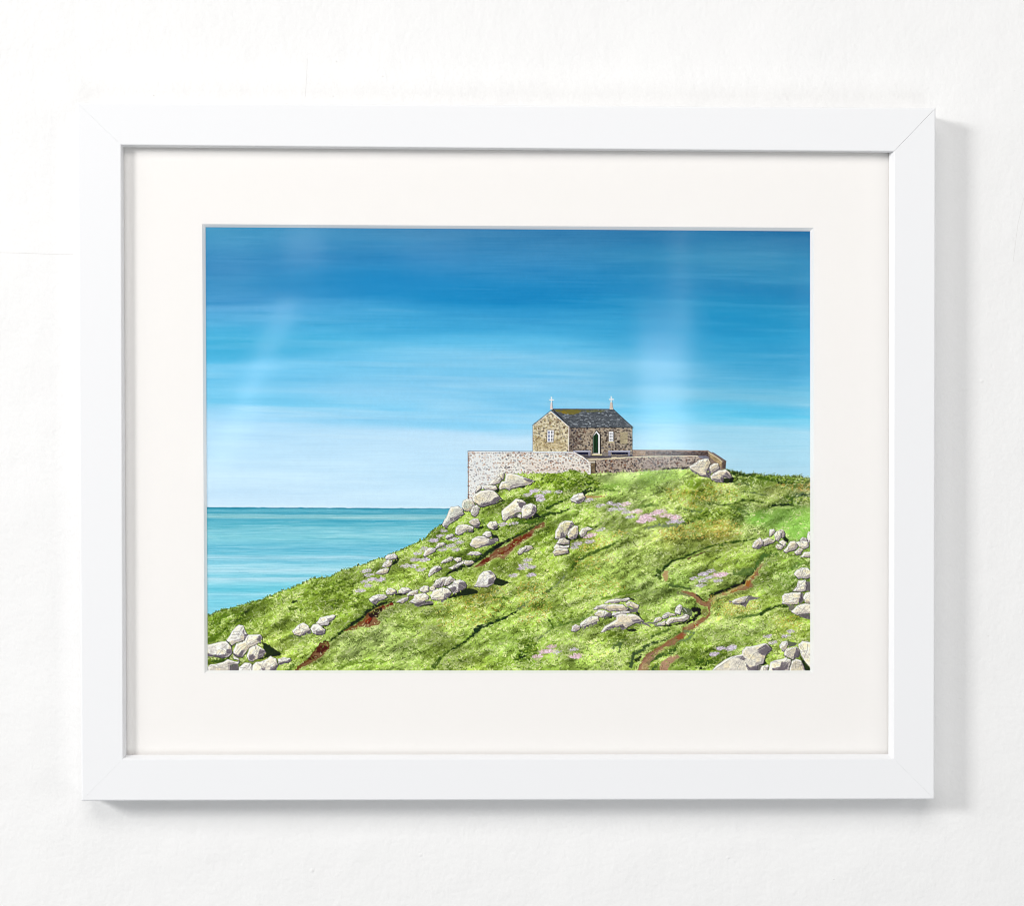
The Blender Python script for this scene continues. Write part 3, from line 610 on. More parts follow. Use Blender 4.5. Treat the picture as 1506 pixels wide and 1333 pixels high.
crease(10, '440,490 520,490 640,520 760,520', 1.6, 3, (96, 116, 78), .7); crease(10, '490,660 600,655 700,600 800,620', 3, 1.6, (66, 92, 34), .7); crease(10, '560,680 660,645', 2.2, 1.5, (32, 50, 18), .9)
crease(10, '80,730 250,690 470,700', 2.0, 3.5, (116, 128, 110), .75); crease(10, '0,470 120,440 250,450', 3, 2, (96, 126, 62), .6)
crease(12, '0,480 120,400 260,330', 1.5, 2.0, (112, 124, 96), .65); crease(12, '320,285 430,220', 3.6, 3.2, (76, 96, 54), .8); crease(12, '430,220 570,90 610,20', 2.2, 1.2, (120, 132, 108), .6)
crease(12, '430,700 540,660 760,620 930,500', 2.0, 1.2, (96, 128, 60), .6); crease(12, '450,705 400,610 380,580', 2.6, 1.0, (72, 100, 28), .8); crease(12, '250,850 400,730', 1.6, 2.0, (110, 128, 88), .7)
crease(12, '20,1080 100,980 180,900', 9, 4, (78, 108, 32), .7, 3); crease(12, '40,1050 120,1050', 3, 3, (28, 44, 12), .8, 2); crease(12, '1050,340 1250,290 1500,240', 2.4, 2.0, (104, 138, 44), .7); crease(13, '200,345 330,300', 2, 1, (50, 72, 30), .8)
crease(14, '420,580 560,555 740,530', 1.8, 3.0, (86, 116, 60), .75); crease(14, '740,530 850,465 960,435 1060,430', 3.0, 3.0, (44, 66, 22), .85)
crease(14, '-20,1120 80,1130 210,1090', 8, 3, (66, 96, 24), .75, 3); crease(14, '-60,1190 60,1195', 2.4, 1.6, (26, 36, 10), .9, 1.5); crease(14, '700,1090 780,1060', 1.5, 1.2, (100, 130, 40), .5)
crease(14, '650,1100 720,1060 860,1050', 1.5, 1.0, (110, 140, 50), .5); crease(2, '0,790 110,760 270,640', 5, 3, (82, 108, 34), .7, 2.5); crease(2, '160,560 270,470 480,440', 4, 2, (92, 122, 40), .6, 2.5); crease(2, '1060,380 1190,390', 5, 3, (70, 96, 30), .75, 2); crease(2, '1090,300 1150,290', 2.4, 1.6, (34, 54, 16), .85, 1.5)
crease(2, '1050,720 1240,745', 1.5, 1.0, (90, 110, 70), .6); crease(2, '120,1040 300,1010', 4, 3, (50, 74, 20), .8); crease(2, '880,1130 990,1130 1100,1075', 2, 3, (74, 100, 34), .8)
crease(3, '-60,1010 10,960 40,880 150,790', 3.0, 3.6, (30, 44, 14)); crease(3, '200,790 330,690 480,575', 1.2, 3.0, (40, 58, 20)); crease(3, '480,575 600,500 660,430 770,350 880,310 990,300', 4.5, 3.5, (22, 40, 14))
crease(3, '1100,590 1250,660', 5, 2, (92, 120, 46), .6, 2.5); crease(3, '330,1100 600,1030 860,1040', 4, 2, (104, 132, 44), .6, 2.5); crease(3, '0,60 200,90 420,60', 3, 2, (104, 130, 44), .5, 2.5)
crease(4, '740,970 640,1010 480,1060', 2, 1.2, (60, 84, 36), .75); crease(4, '850,1290 960,1180 1060,1130 1200,1060', 4.5, 2.5, (36, 44, 20)); crease(4, '1200,1060 1320,990 1440,930 1500,850', 2.0, 4.5, (50, 66, 30))
crease(4, '1180,900 1330,900 1480,870', 4, 3.5, (80, 112, 40), .75, 2); crease(4, '520,810 440,870 330,930', 1.2, .8, (60, 84, 36), .8); crease(4, '740,880 840,1010', 3, 1, (88, 118, 60), .6); crease(4, '1000,660 1150,620', 2.5, 1.5, (84, 112, 40), .6)
crease(5, '310,390 340,350 480,310 520,275', 1.6, 1.8, (44, 60, 30)); crease(5, '520,275 640,225 720,180 820,100 900,50', 3.0, 5.0, (38, 52, 30)); crease(5, '900,50 980,0', 4, 5, (30, 36, 22)); crease(5, '860,790 950,840', 1.6, 1.2, (72, 96, 24), .8); crease(5, '560,740 700,760', 2, 1.2, (100, 130, 44), .6)
crease(5, '880,670 1000,660 1060,690', 1.5, 3, (78, 106, 30), .7, 2); crease(5, '1350,500 1440,510', 6, 5, (110, 138, 64), .6, 2)
# the dark gorse clump beside the wall and other bushy masses
def clump(v, s, n, sz, seed):
    P = pts(v, s); r = np.random.RandomState(seed); a, b = P.min(0), P.max(0); x = r.uniform(a[0], b[0], n); y = np.sort(r.uniform(a[1], b[1], n))
    ok = sdist(P, x.astype(np.float32), y.astype(np.float32)) < 0
    for cx, cy in zip(x[ok], y[ok]):
        q = sz*r.uniform(.6, 1.2)
        poly(np.array([[cx+q*math.cos(t_)*r.uniform(.7, 1.2), cy+q*.62*math.sin(t_)*r.uniform(.7, 1.2)] for t_ in np.arange(0, 6.28, .8)])+[.8, 1.0], (44, 66, 10), .45, .8, wob=.8)
        c_ = np.array([116, 146, 34])*r.uniform(.75, 1.25)
        poly(np.array([[cx-.4+q*.75*math.cos(t_), cy-.6+q*.4*math.sin(t_)] for t_ in np.arange(0, 6.28, .8)]), c_, .55, .8, wob=.9)
        line(np.array([[cx-.8, cy-1.0], [cx+.4, cy-1.6]]), .8, .4, (196, 208, 116), .6, .4)
clump(9, '380,90 450,30 560,10 700,50 820,140 860,230 700,280 620,250 400,260 300,230', 150, 2.6, 1)
clump(9, '150,60 400,40 420,160 200,180 60,170', 60, 2.2, 2)
clump(11, '350,40 560,80 900,85 1240,90 1345,150 1345,210 1100,170 700,110 400,150', 190, 2.3, 3)
clump(10, '470,480 800,500 1200,470 1300,560 1150,620 760,600 560,660 480,620', 120, 2.2, 4)
clump(4, '1000,900 1350,850 1480,830 1300,1000 1000,1130 950,1060', 70, 2.2, 5)
clump(2, '60,560 480,430 520,520 300,640 60,760', 70, 2.4, 6)
clump(3, '0,30 560,40 640,300 300,420 0,350', 130, 2.2, 7)
clump(14, '0,960 400,1000 420,1050 100,1200 -40,1200', 70, 2.4, 8)
clump(12, '0,860 240,820 240,1060 0,1130', 60, 2.4, 9)
clump(12, '380,540 700,500 760,600 470,700', 40, 2.0, 10)
clump(5, '0,130 200,180 220,240 60,270', 20, 2, 11)
clump(11, '1040,340 1345,310 1345,400 1040,430', 50, 2.0, 12)
# brown earth paths
def path(segs, col, a=.95, lab=None, w=.6):
    i = part_id('painted_path', lab) if lab else None
    for v, s in segs:
        poly(pts(v, s)+[.5, 1.2], (208, 212, 150), .38, 1.6, wob=w*1.5, fat=1.6)
        poly(pts(v, s), col, a, .9, idn=i, wob=w*1.8, tex=.2, fat=.55)
        poly(pts(v, s)+[.6, .9], (158, 130, 104), .45, .9, wob=w*2.4, fat=-1.3)
path([(3, '-259,1135 -139,1100 -9,1040 110,960 205,860 190,790 100,800 60,850 0,925 -49,1000 -180,1090')], (98, 60, 34), .94, 'brown earth track by the left foreground boulders')
for s in ('40,930 60,860 130,830 200,850 120,930', '-60,1000 20,960 60,975 -30,1010'): poly(pts(3, s), (70, 26, 12), .8, .8, wob=1.2)
path([(3, '400,655 520,590 620,520 690,440 780,380 860,350 980,312 988,335 900,365 850,410 780,500 828,545 800,580 700,600 600,600 480,640')], (116, 70, 42), .94, 'rusty earth track under the stacked middle boulders')
poly(pts(3, '690,450 780,385 850,370 850,420 790,490 740,490 700,560 640,570 700,500'), (44, 6, 4), .92, .7, wob=1)
poly(pts(3, '640,540 700,480 730,500 680,570'), (142, 56, 14), .85, .6, wob=.8); line(pts(3, '850,365 980,322'), 1.6, 2.2, (116, 42, 26), .9); line(pts(3, '390,655 430,650'), 1.4, .8, (116, 40, 14), .9)
path([(4, '810,1333 920,1240 1040,1190 1150,1100 1280,1050 1400,965 1500,905 1500,950 1380,1000 1350,1070 1250,1130 1150,1200 1070,1290 1010,1340'), (5, '650,290 700,245 800,175 880,115 1000,60 1080,-5 1150,-5 1100,80 1040,130 950,130 860,190 760,250')], (122, 80, 56), .94, 'reddish earth track climbing towards the chapel')
for s in ('1060,1250 1130,1120 1200,1110 1240,1070 1350,1040 1330,1070 1200,1140 1120,1210', '940,1290 1000,1250 1040,1260 980,1310'): poly(pts(4, s), (108, 42, 22), .75, .8, wob=1.4)
poly(pts(5, '710,240 760,190 840,160 830,200 780,240'), (96, 34, 14), .8, .8, wob=1)
path([(13, '300,1220 350,1140 420,1030 540,960 660,880 790,800 870,750 870,700 960,650 1060,600 1160,560 1190,520 1180,440 1130,430 1040,390 1040,350 1000,320 900,270 850,250 860,240 1000,270 1060,310 1110,370 1150,390 1230,340 1290,290 1400,230 1510,175 1510,240 1400,270 1280,325 1210,390 1200,470 1200,550 1120,620 1060,670 990,710 920,730 900,800 800,870 760,900 640,940 520,1000 460,1090 380,1140 340,1220'),
      (14, '100,345 180,310 300,250 450,200 540,130 620,60 690,5 680,60 620,130 640,190 540,230 430,250 330,290 200,320 130,370'), (11, '540,1340 620,1300 690,1220 730,1160 760,1160 740,1210 700,1250 710,1290 650,1340')], (140, 98, 70), .94, 'pale brown earth track winding down to the bottom edge')
path([(13, '560,1220 620,1120 700,1060 800,1030 820,1060 760,1100 700,1150 660,1220')], (178, 134, 108), .85, 'short pinkish earth track at the bottom edge')
poly(pts(13, '620,60 645,0 690,0 690,110 655,125'), (186, 150, 110), .85, .8, wob=1); crease(13, '560,0 590,95', 5, 3, (66, 88, 40), .85)
poly(pts(13, '1090,480 1160,470 1180,520 1120,560 1080,530'), (112, 104, 60), .7, .8, wob=1.2); poly(pts(13, '1000,660 1060,655 1050,680 1010,690'), (160, 60, 40), .85, .6, wob=.7)
poly(pts(13, '790,810 860,770 900,790 880,830 800,840'), (150, 80, 52), .7, .8, wob=1.2); poly(pts(13, '360,1120 420,1030 500,1000 440,1090'), (134, 104, 92), .5, 1, wob=1.5)
for v, s in ((14, '180,325 300,265 440,205 460,240 330,280'), (14, '530,140 600,90 620,130 600,190 540,200'), (11, '570,1335 640,1290 690,1250 680,1290 650,1330')): poly(pts(v, s), (160, 98, 40), .7, .7, wob=1.4)
crease(13, '230,1170 270,1020 400,960', 4.5, 4.0, (66, 84, 54), .9); crease(13, '300,1100 360,1040', 4.5, 3, (36, 46, 26), .85); crease(13, '400,930 520,880 640,850', 3.5, 1.4, (62, 80, 50), .85); crease(13, '640,850 850,740', 1.5, 1.0, (70, 92, 36), .7)
crease(13, '1040,290 1120,370', 1.4, 1.8, (40, 34, 20), .9); crease(13, '810,265 950,310', 3.5, 2.0, (116, 120, 86), .8); crease(13, '700,180 830,190 970,225', 2.8, 2.0, (76, 98, 56), .8)
crease(13, '1230,295 1300,270 1400,235 1510,165', 4.2, 3.0, (30, 38, 14)); crease(14, '130,310 200,270 330,230 430,185 530,140 570,75 650,10', 3.2, 2.6, (34, 34, 12)); crease(11, '545,1325 640,1265 700,1180 760,1120', 2.5, 3.0, (52, 66, 30), .85); crease(11, '440,1290 640,1240 700,1170', 7, 3.5, (92, 120, 66), .6, 2.5)
crease(11, '700,1150 780,1060 940,1050', 4, 2.5, (76, 108, 54), .75, 2); crease(11, '1130,1210 1240,1160', 5, 3, (88, 120, 52), .7, 2); crease(13, '460,1120 540,1060 700,1010 780,960', 4, 3.0, (66, 92, 46), .85, 1.8); crease(13, '500,1200 580,1150', 3.5, 2.5, (60, 84, 46), .8, 1.6)
crease(13, '900,740 1000,760 950,830 800,880', 3, 2, (112, 136, 96), .7, 2); crease(13, '990,480 1060,470 1070,520 1010,590 900,645', 5.5, 2.6, (22, 24, 14), .95); crease(13, '700,720 500,800 480,830', 2.5, 2, (74, 98, 50), .7, 1.5)
crease(13, '20,930 100,900 90,980', 4.5, 2.5, (82, 102, 66), .7, 1.8); crease(13, '20,840 220,850', 1.4, 1.2, (80, 104, 56), .7); crease(9, '700,345 900,340', 3.2, 1.8, (176, 142, 90), .85)
crease(9, '470,660 560,720', 2.2, 1.6, (110, 124, 96), .7); crease(9, '700,700 780,720 880,660', 2.2, 1.4, (92, 122, 46), .7, 1.6)

poly(pts(13, '290,1225 370,1120 470,1030 600,950 640,960 560,1020 480,1110 400,1225'), (168, 132, 108), .7, 1.0, wob=1.4, tex=.2)
poly(pts(13, '540,1225 600,1130 700,1060 790,1040 740,1110 690,1160 670,1225'), (176, 142, 118), .6, 1.0, wob=1.4, tex=.2)
# grass pulled back over bank edges, then short orange and pale tufts
grass(7000, seed=3, lo=1.5, hi=4.0, wmin=.3, wmax=.8, alpha=(.2, .7), amp=1.2)
for v, s, n, o in ((10, '200,760 500,700 700,640 1100,620 1250,680 1280,800 900,860 300,860', 900, .5), (15, '450,400 700,300 1250,160 1300,380 900,640 450,620', 900, .30), (12, '0,150 300,120 420,420 380,600 0,720', 500, .4), (12, '650,60 1300,80 1320,240 800,340', 420, .33),
                   (9, '520,1000 800,860 1060,740 1180,780 1000,920 700,1020', 380, .65), (9, '520,1100 1000,1050 1050,1200 500,1290', 260, .3), (13, '1200,300 1500,380 1500,560 1200,560', 260, .25), (11, '60,190 500,180 420,380 0,400', 240, .3), (14, '250,400 700,380 720,470 300,560', 260, .45), (14, '900,560 1250,560 1300,700 800,700', 260, .3), (11, '900,190 1345,180 1345,280 1000,260', 160, .55), (10, '320,240 860,280 860,400 320,380', 200, .45), (10, '500,400 700,420 690,490 500,460', 90, .6)):
    grass(n, pts(v, s), seed=n+len(s), orange=o, lo=1.5, hi=4.2, wmin=.3, wmax=.7, alpha=(.35, .8), light=1.04)
# ragged blades on the skyline
for k in range(len(ridge)-4):
    a_, b_ = ridge[k], ridge[k+1]; L = np.hypot(*(b_-a_)); n = max(2, int(L*1.1))
    if 640 < a_[0] < 1060: continue
    t = rng.rand(n); x = a_[0]+(b_[0]-a_[0])*t; y = a_[1]+(b_[1]-a_[1])*t+rng.uniform(-.6, 2.5, n)
    c = tone_at(x, y)*rng.uniform(.42, .95, (n, 1)); strokes(x, y, rng.uniform(-1.3, 1.3, n), rng.uniform(-2.6, -.6, n), rng.uniform(.5, 1.1, n), c, rng.uniform(.6, 1, n))

# ---- flowers (sea thrift)
MV, PK = (206, 192, 212), (234, 198, 214)
def tuft(cx, cy, big=1.0, col=MV):
    for _ in range(2):
        bx, by = cx+rng.uniform(-3, 3), cy+rng.uniform(-.8, .8)
        poly(np.array([[bx+7.0*big*math.cos(t_), by+2.4*big*math.sin(t_)-.8*math.cos(t_)] for t_ in np.arange(0, 6.28, .7)]), col, .28, 1.6, wob=1.6)
    n = int(34*big); a = rng.uniform(0, 6.28, n); r_ = np.sqrt(rng.rand(n))
    x = cx+np.cos(a)*r_*7.5*big**.5; y = cy+np.sin(a)*r_*2.6*big**.5-.18*np.cos(a)*r_*5
    c = np.array(col)*rng.uniform(.8, 1.12, (n, 1))+(rng.rand(n, 1) < .25)*np.array([14, 26, 14])
    strokes(x-.8, y, rng.uniform(1, 2.6, n), rng.uniform(-.8, .8, n), rng.uniform(.6, 1.6, n), np.clip(c, 0, 250), rng.uniform(.45, .9, n))
for v, s in ((3, '640,50 720,20 680,100 580,160 830,30'), ('b', '1490,460 1290,620 1360,565 1260,700 1370,695 1140,775 1250,775 1330,820 660,840 690,890 730,940 840,940'), (4, '270,1005 230,1070 150,1130 400,1110 460,1150 360,1190 250,1240 420,1240 1380,520 1290,570 1440,580 1450,620 990,930 1130,920'),
             (5, '40,200 1300,200 1250,260 1230,300 1340,285 1350,380 1120,390'), (9, '50,270 200,280 130,330 130,380 340,285 710,380 860,450 980,420 1060,440 1110,490 1000,495 1170,530 1220,590 860,745 730,890 570,920 540,960'), (10, '380,650 490,650 880,1250 790,1290 430,640'),
             (13, '1110,40 1190,80 1110,120 1300,120 1090,180 1010,90 1470,940 1340,950 1250,1020 1440,960'), (12, '180,50 700,965 500,1000'), (14, '1110,740 1050,800 820,800 890,880 400,950 380,930 250,945 170,1020')):
    for q in pts(v, s): tuft(q[0], q[1], .62+.3*rng.rand(), MV)
for v, s in ((9, '760,810 700,825 1170,430 1300,520 1420,590 1380,630'), (10, '80,580 60,600 220,530 190,550 330,570 420,585 30,640 150,620 270,520 1020,1300 450,600'), (13, '1350,50 1300,45'), (12, '430,930 390,985 350,990 260,1050 740,1050 720,1040')):
    for q in pts(v, s): tuft(q[0], q[1], .9+.4*rng.rand(), PK)

# ---- boulders
def rock(v, s, shades=(), tone=(224, 216, 198), shadow=None, label=None, dk=(126, 118, 126)):
    if shadow: poly(pts(*shadow), (26, 36, 14), .88, .6, wob=.7)
    P = pts(v, s); i = part_id('painted_boulder', label)
    rs = np.random.RandomState(len(PARTS)); Pn = []
    for k in range(len(P)):
        a_, b_ = P[k], P[(k+1) % len(P)]; e = b_-a_; nrm = np.array([-e[1], e[0]])
        Pn += [a_, a_+e*rs.uniform(.35, .65)+nrm*rs.uniform(-.07, .09)]
    P = np.array(Pn)
    cpos = P.mean(0)
    Q = cpos+(P-cpos)*1.05+[.55, .75]
    poly(Q, (52, 56, 44), .7, .55, wob=.35)
    poly(P, tone, 1, .45, idn=i, tex=.05)
    w = window_of(P, 1.5); x, y = UU[w], VV[w]; sd = sdist(P, x, y); size = np.sqrt(np.ptp(P[:, 0])*np.ptp(P[:, 1]))
    inside = np.clip(.5-sd/.8, 0, 1)
    # painted facets: greyer towards lower right, warm flecks, pale crown
    o = min(3.2, size*.16)
    sh = sdist(P, x+o, y+o*1.1)+1.5*N_MD[w]+.7*N_SM[w]
    al = (np.clip(.5+sh/1.2, 0, 1)*inside*(.5 if shades else .72))[..., None]
    C[w] = C[w]*(1-al)+np.array(dk)*(1+.14*N_SM[w])[..., None]*al
    fl = (np.clip(N_MD[w]*2.2-.1, 0, 1)*inside*.5)[..., None]; C[w] = C[w]*(1-fl)+np.array([234, 218, 176])*fl
    fg = (np.clip(-N_MD[w]*2.4-.25, 0, 1)*inside*.5)[..., None]; C[w] = C[w]*(1-fg)+np.array([184, 178, 174])*fg
    rt = RT_A[w]; e1 = (np.clip((np.abs(rt) < .06)*1.0, 0, 1)*inside*.16)[..., None]; C[w] = C[w]*(1-e1)+np.array([128, 118, 112])*e1
    C[w] *= (1+.09*RT_B[w]*inside+.05*N_SM[w]*inside)[..., None]
    hl = sdist(P, x-o*.7, y-o*.8)+.8*N_SM[w]; ah = (np.clip(.5+hl/1.2, 0, 1)*inside*.8)[..., None]; C[w] = C[w]*(1-ah)+np.array([247, 242, 230])*ah
    for sp in shades:
        SP = pts(v, sp); poly(SP, dk, .85, .5, wob=.5, tex=.25)
        ww = window_of(SP, 1); s2 = sdist(SP, UU[ww], VV[ww]); a2 = (np.clip(.5-(s2+1.1+N_SM[ww])/.9, 0, 1)*.45)[..., None]; C[ww] = C[ww]*(1-a2)+np.array([84, 78, 86])*a2
    # cracks and pits drawn with the fine brush
    for q in range(int(np.clip(size/3.2, 1, 6))):
        k = rs.randint(len(P)); a_ = P[k]; m_ = cpos+(rs.rand(2)-.5)*size*.45; mid = (a_+m_)/2+(rs.rand(2)-.5)*size*.14
        line(np.array([a_+(m_-a_)*.12, mid, m_]), .7, .3, (92, 86, 88), .62, .35)
        line(np.array([a_+(m_-a_)*.12, mid, m_])+[-.5, -.6], .6, .3, (250, 244, 230), .5, .35)
    for q in range(int(size/2)):
        m_ = cpos+(rs.rand(2)-.5)*size*.7; line(np.array([m_, m_+[rs.uniform(.4, 1.4), rs.uniform(-.5, .5)]]), .6, .4, (112, 104, 102), .45, .3)
    # ink line on the low side
    n = len(P)
    for k in range(n):
        a_, b_ = P[k], P[(k+1) % n]; m_ = (a_+b_)/2-cpos; low = m_[1]*.8+m_[0]*.45
        line(np.array([a_, b_]), .75 if low > 0 else .4, .6 if low > 0 else .35, (58, 54, 62) if low > 0 else (132, 126, 122), .8 if low > 0 else .35)
RT_A = rnoise(9, 5, 48, 61); RT_B = rnoise(3.4, 2.2, 40, 62)
CR = (248, 240, 216); PL = (242, 239, 230); GY = (196, 194, 184)
rock(2, '275,775 345,660 430,580 480,590 500,640 530,690 545,720 495,770 400,800 340,840', ['470,660 495,625 505,690 545,710 495,770 488,720'], PL)
rock(2, '30,840 150,805 270,785 335,850 345,930 300,975 200,985 110,960 30,965', ['30,900 110,955 200,950 260,940 280,880 335,870 345,930 240,990 110,975 30,970'], PL)
rock(2, '360,900 400,810 500,775 545,705 690,700 715,740 700,800 640,820 560,860 520,920 470,980 400,970 365,940', ['360,930 420,955 460,900 500,890 470,985 400,975', '640,760 690,700 712,740 690,790'], CR, (2, '715,790 800,830 960,940 930,965 800,975 700,1010 640,1000 745,930'))
rock(2, '360,955 430,1000 440,1035 370,1005', (), CR)
rock(2, '525,960 560,870 640,825 700,860 745,890 765,920 740,960 660,1000 600,1035 550,1020', ['655,970 690,880 745,890 765,925 740,965 660,1005', '545,960 600,940 640,970 600,1030 560,1010'], CR)
rock(2, '50,1100 80,1070 240,1040 290,1005 440,1035 420,1065 320,1080 330,1150 50,1150', ['320,1080 420,1060 440,1150 330,1150'], (206, 200, 188))
rock(2, '430,1110 500,1050 570,1055 600,1090 605,1150 430,1150', (), PL)
rock(2, '910,1000 980,980 1060,990 1075,1020 1020,1050 920,1060', ['1000,1030 1075,1000 1060,1040 920,1078 915,1040'], PL)
rock(2, '600,1080 640,1040 740,1020 820,965 890,1000 910,1070 880,1120 780,1150 600,1150', ['820,1100 910,1075 880,1140 790,1150', '700,1110 760,1100 730,1150'], CR)
rock(2, '1085,660 1150,590 1220,555 1290,600 1310,640 1270,680 1180,720 1110,700', ['1190,720 1240,665 1310,640 1320,685 1240,712'], CR)
rock(3, '40,560 90,490 180,470 250,455 280,470 260,510 210,540 190,585 100,595 60,580', ['180,505 265,500 210,560 180,540'], PL, (3, '200,540 235,540 220,580 120,620 150,590'))
rock(2, '1310,630 1340,580 1400,570 1460,620 1495,640 1485,690 1400,705 1330,680', ['1380,660 1440,650 1495,645 1470,705 1380,705'], PL, (2, '1470,600 1500,640 1490,660 1440,620'))
rock(3, '690,265 740,225 830,205 900,215 920,240 830,280 780,330 740,320', ['720,300 760,270 800,250 830,282 780,332 740,325'], PL)
rock(3, '1050,165 1100,120 1180,125 1215,150 1180,190 1110,200 1060,190', ['1100,190 1150,160 1215,150 1180,205'], PL, (3, '920,220 1060,195 1210,190 1160,215 1060,215'))
rock(3, '895,170 920,130 960,125 1020,150 1030,190 970,210 910,210', ['960,208 990,180 1030,160 1045,200'], CR)
rock(3, '1155,210 1190,175 1300,150 1290,190 1230,220 1170,230', (), CR)
rock(3, '1030,300 1120,250 1180,240 1170,280 1100,320', (), (176, 172, 176))
rock(3, '1315,140 1370,100 1430,110 1430,170 1380,190 1325,170', (), CR)
rock(15, '425,160 460,100 520,75 590,70 560,120 530,180 480,190 430,170', ['440,165 500,140 540,110 520,185 470,190'], (210, 206, 198))
rock(15, '545,150 570,90 620,55 680,95 650,120 590,165 550,165', (), (196, 190, 182))
rock(15, '390,190 430,165 460,195 440,220 400,225', (), CR)
rock(3, '1185,300 1250,250 1250,210 1370,190 1430,230 1420,270 1360,300 1300,335 1220,310', ['1250,325 1330,290 1400,280 1480,290 1480,320 1360,335 1290,362 1250,345'], CR, (3, '1290,350 1420,320 1490,310 1480,340 1330,360'))
rock(15, '575,180 640,145 660,110 720,95 780,120 800,160 790,190 740,215 650,260 620,200', ['705,185 712,130 780,120 800,160 780,200 700,230', '620,190 660,172 690,180 690,225 650,250'], PL, (15, '560,310 700,240 790,195 870,200 940,240 860,262 700,285 600,312'))
rock(15, '395,270 430,220 540,185 590,195 635,240 600,290 540,320 450,325 410,310', ['540,320 552,262 600,240 635,240 600,295 530,352 480,330'], CR)
rock(15, '880,170 910,130 940,50 990,5 1060,-5 1110,40 1125,80 1090,150 1030,180 930,180', ['1040,92 1115,65 1100,150 1042,152', '1030,8 1065,40 1105,42 1080,5'], PL, (15, '1115,70 1180,95 1285,130 1180,168 1090,152'), 'lone blocky boulder with a dark cast shadow')
rock('b', '890,670 920,640 1000,620 1040,650 1030,690 960,700 900,700', (), PL, ('b', '1000,720 1045,665 1062,700 1040,745 970,770 930,860 935,800'))
rock('b', '850,790 880,730 930,700 980,710 970,760 930,790 880,800', (), PL)
rock('b', '770,870 830,820 900,800 940,810 920,860 860,880', (), CR)
rock(4, '250,935 300,850 335,760 360,715 440,705 500,740 520,800 460,850 390,900 340,930 310,975 270,965', ['350,860 440,820 520,800 450,860 380,905 350,890', '270,940 320,940 310,975 275,965'], (206, 208, 196))
rock(4, '495,680 510,640 560,615 620,635 655,690 640,740 590,770 530,765 500,730', (), (186, 192, 178))
rock(4, '600,770 630,710 680,690 715,730 700,790 650,840 610,810', (), GY)
rock(4, '655,530 680,460 720,445 735,480 700,520 660,545', (), CR)
rock(4, '920,340 960,290 1030,280 1010,350 1000,390 960,345', (), (204, 202, 186))
rock(4, '825,440 880,370 960,345 985,380 960,420 880,450', (), CR)
rock(4, '770,490 765,455 820,450 915,455 930,500 900,515 780,500', (), CR, (4, '920,480 955,500 940,550 900,520'))
rock(4, '950,470 980,410 1020,400 1040,310 1090,300 1170,320 1250,350 1340,380 1385,400 1330,440 1200,465 1110,490 1075,515 1020,490 960,500', ['1110,445 1180,430 1130,460 1080,515 1085,470', '1240,360 1340,385 1390,398 1330,420 1280,400'], (218, 216, 200), (4, '1320,410 1400,392 1380,432 1250,482 1140,488'))
rock(4, '620,600 650,560 720,520 820,505 900,530 950,580 985,620 900,670 800,700 720,715 660,665 630,640', ['700,700 740,672 850,645 900,595 950,585 990,622 900,680 720,720'], (224, 218, 200), (4, '940,600 1025,640 880,692 740,722'))
rock(4, '980,770 1060,700 1130,640 1160,615 1230,630 1280,670 1240,720 1230,780 1160,790 1090,830 1030,890 990,870', ['1170,650 1280,665 1240,740 1200,720', '1030,882 1060,842 1150,800 1210,790 1200,820 1100,852'], CR, (4, '1100,850 1180,810 1200,840 1120,860'))
rock(4, '1170,830 1200,800 1230,820 1220,862', (), CR)
rock(4, '1225,750 1250,700 1340,670 1400,700 1410,760 1370,820 1290,860 1230,850', ['1340,800 1365,700 1410,720 1400,790 1300,862 1260,842'], CR, (4, '1390,780 1465,840 1330,872 1240,885 1300,850'))
rock(4, '410,1040 420,970 450,940 540,930 640,960 630,1000 560,1005 500,1040 450,1065', ['480,1062 500,1032 560,1002 640,990 620,1020 540,1022'], (220, 214, 198), (4, '560,1020 645,1000 640,1030 560,1035'))
rock(4, '580,900 620,865 690,860 720,920 690,950 630,950 600,930', ['640,950 690,915 720,915 705,970 640,965'], (204, 194, 178), (4, '640,960 750,950 740,975 650,985'))
rock(4, '800,940 840,895 910,890 940,940 900,970 880,1000 830,980', ['880,950 940,940 920,980 880,1005'], CR, (4, '890,980 960,960 940,1000 880,1005'))
rock(4, '590,1170 620,1110 690,1075 770,1075 850,1110 940,1100 940,1130 870,1170 740,1195 660,1225 600,1190', ['740,1190 820,1150 830,1110 940,1100 930,1140 850,1182 700,1222'], (226, 218, 204), (4, '850,1035 940,1075 950,1110 870,1105'))
rock(4, '745,1060 790,1015 850,1020 860,1070 810,1095', (), PL)
rock(4, '290,1095 310,1060 370,1045 400,1060 360,1090 310,1110', ['330,1085 400,1060 370,1110 310,1125'], PL)
rock(4, '170,1210 200,1160 260,1150 300,1170 250,1200 180,1230', ['220,1200 300,1165 290,1200 200,1230'], PL)
rock(4, '20,1310 50,1240 110,1215 180,1225 170,1260 90,1300 40,1335', (), PL)
rock(4, '555,1300 600,1265 700,1265 740,1290 700,1310 600,1310', (), PL)
rock(4, '1250,1230 1270,1190 1340,1190 1370,1220 1300,1260 1250,1270', (), (210, 202, 186)); rock(4, '1175,1270 1200,1230 1250,1210 1290,1220 1230,1290 1190,1300', (), CR)
rock(5, '235,240 260,205 340,160 390,165 370,210 300,235', (), CR); rock(5, '390,190 430,170 490,175 490,210 440,235', (), CR)
rock(5, '330,300 400,265 470,235 515,205 520,240 450,285 380,320', (), (206, 216, 168), (5, '470,270 640,250 600,285 480,300 340,370 330,350'))
rock(5, '515,240 530,205 620,205 650,230 600,260 540,270', (), (206, 202, 184))
rock(5, '80,390 100,330 160,275 220,275 250,300 200,340 130,380 90,410', ['180,300 245,285 250,305 190,345 150,360'], CR)
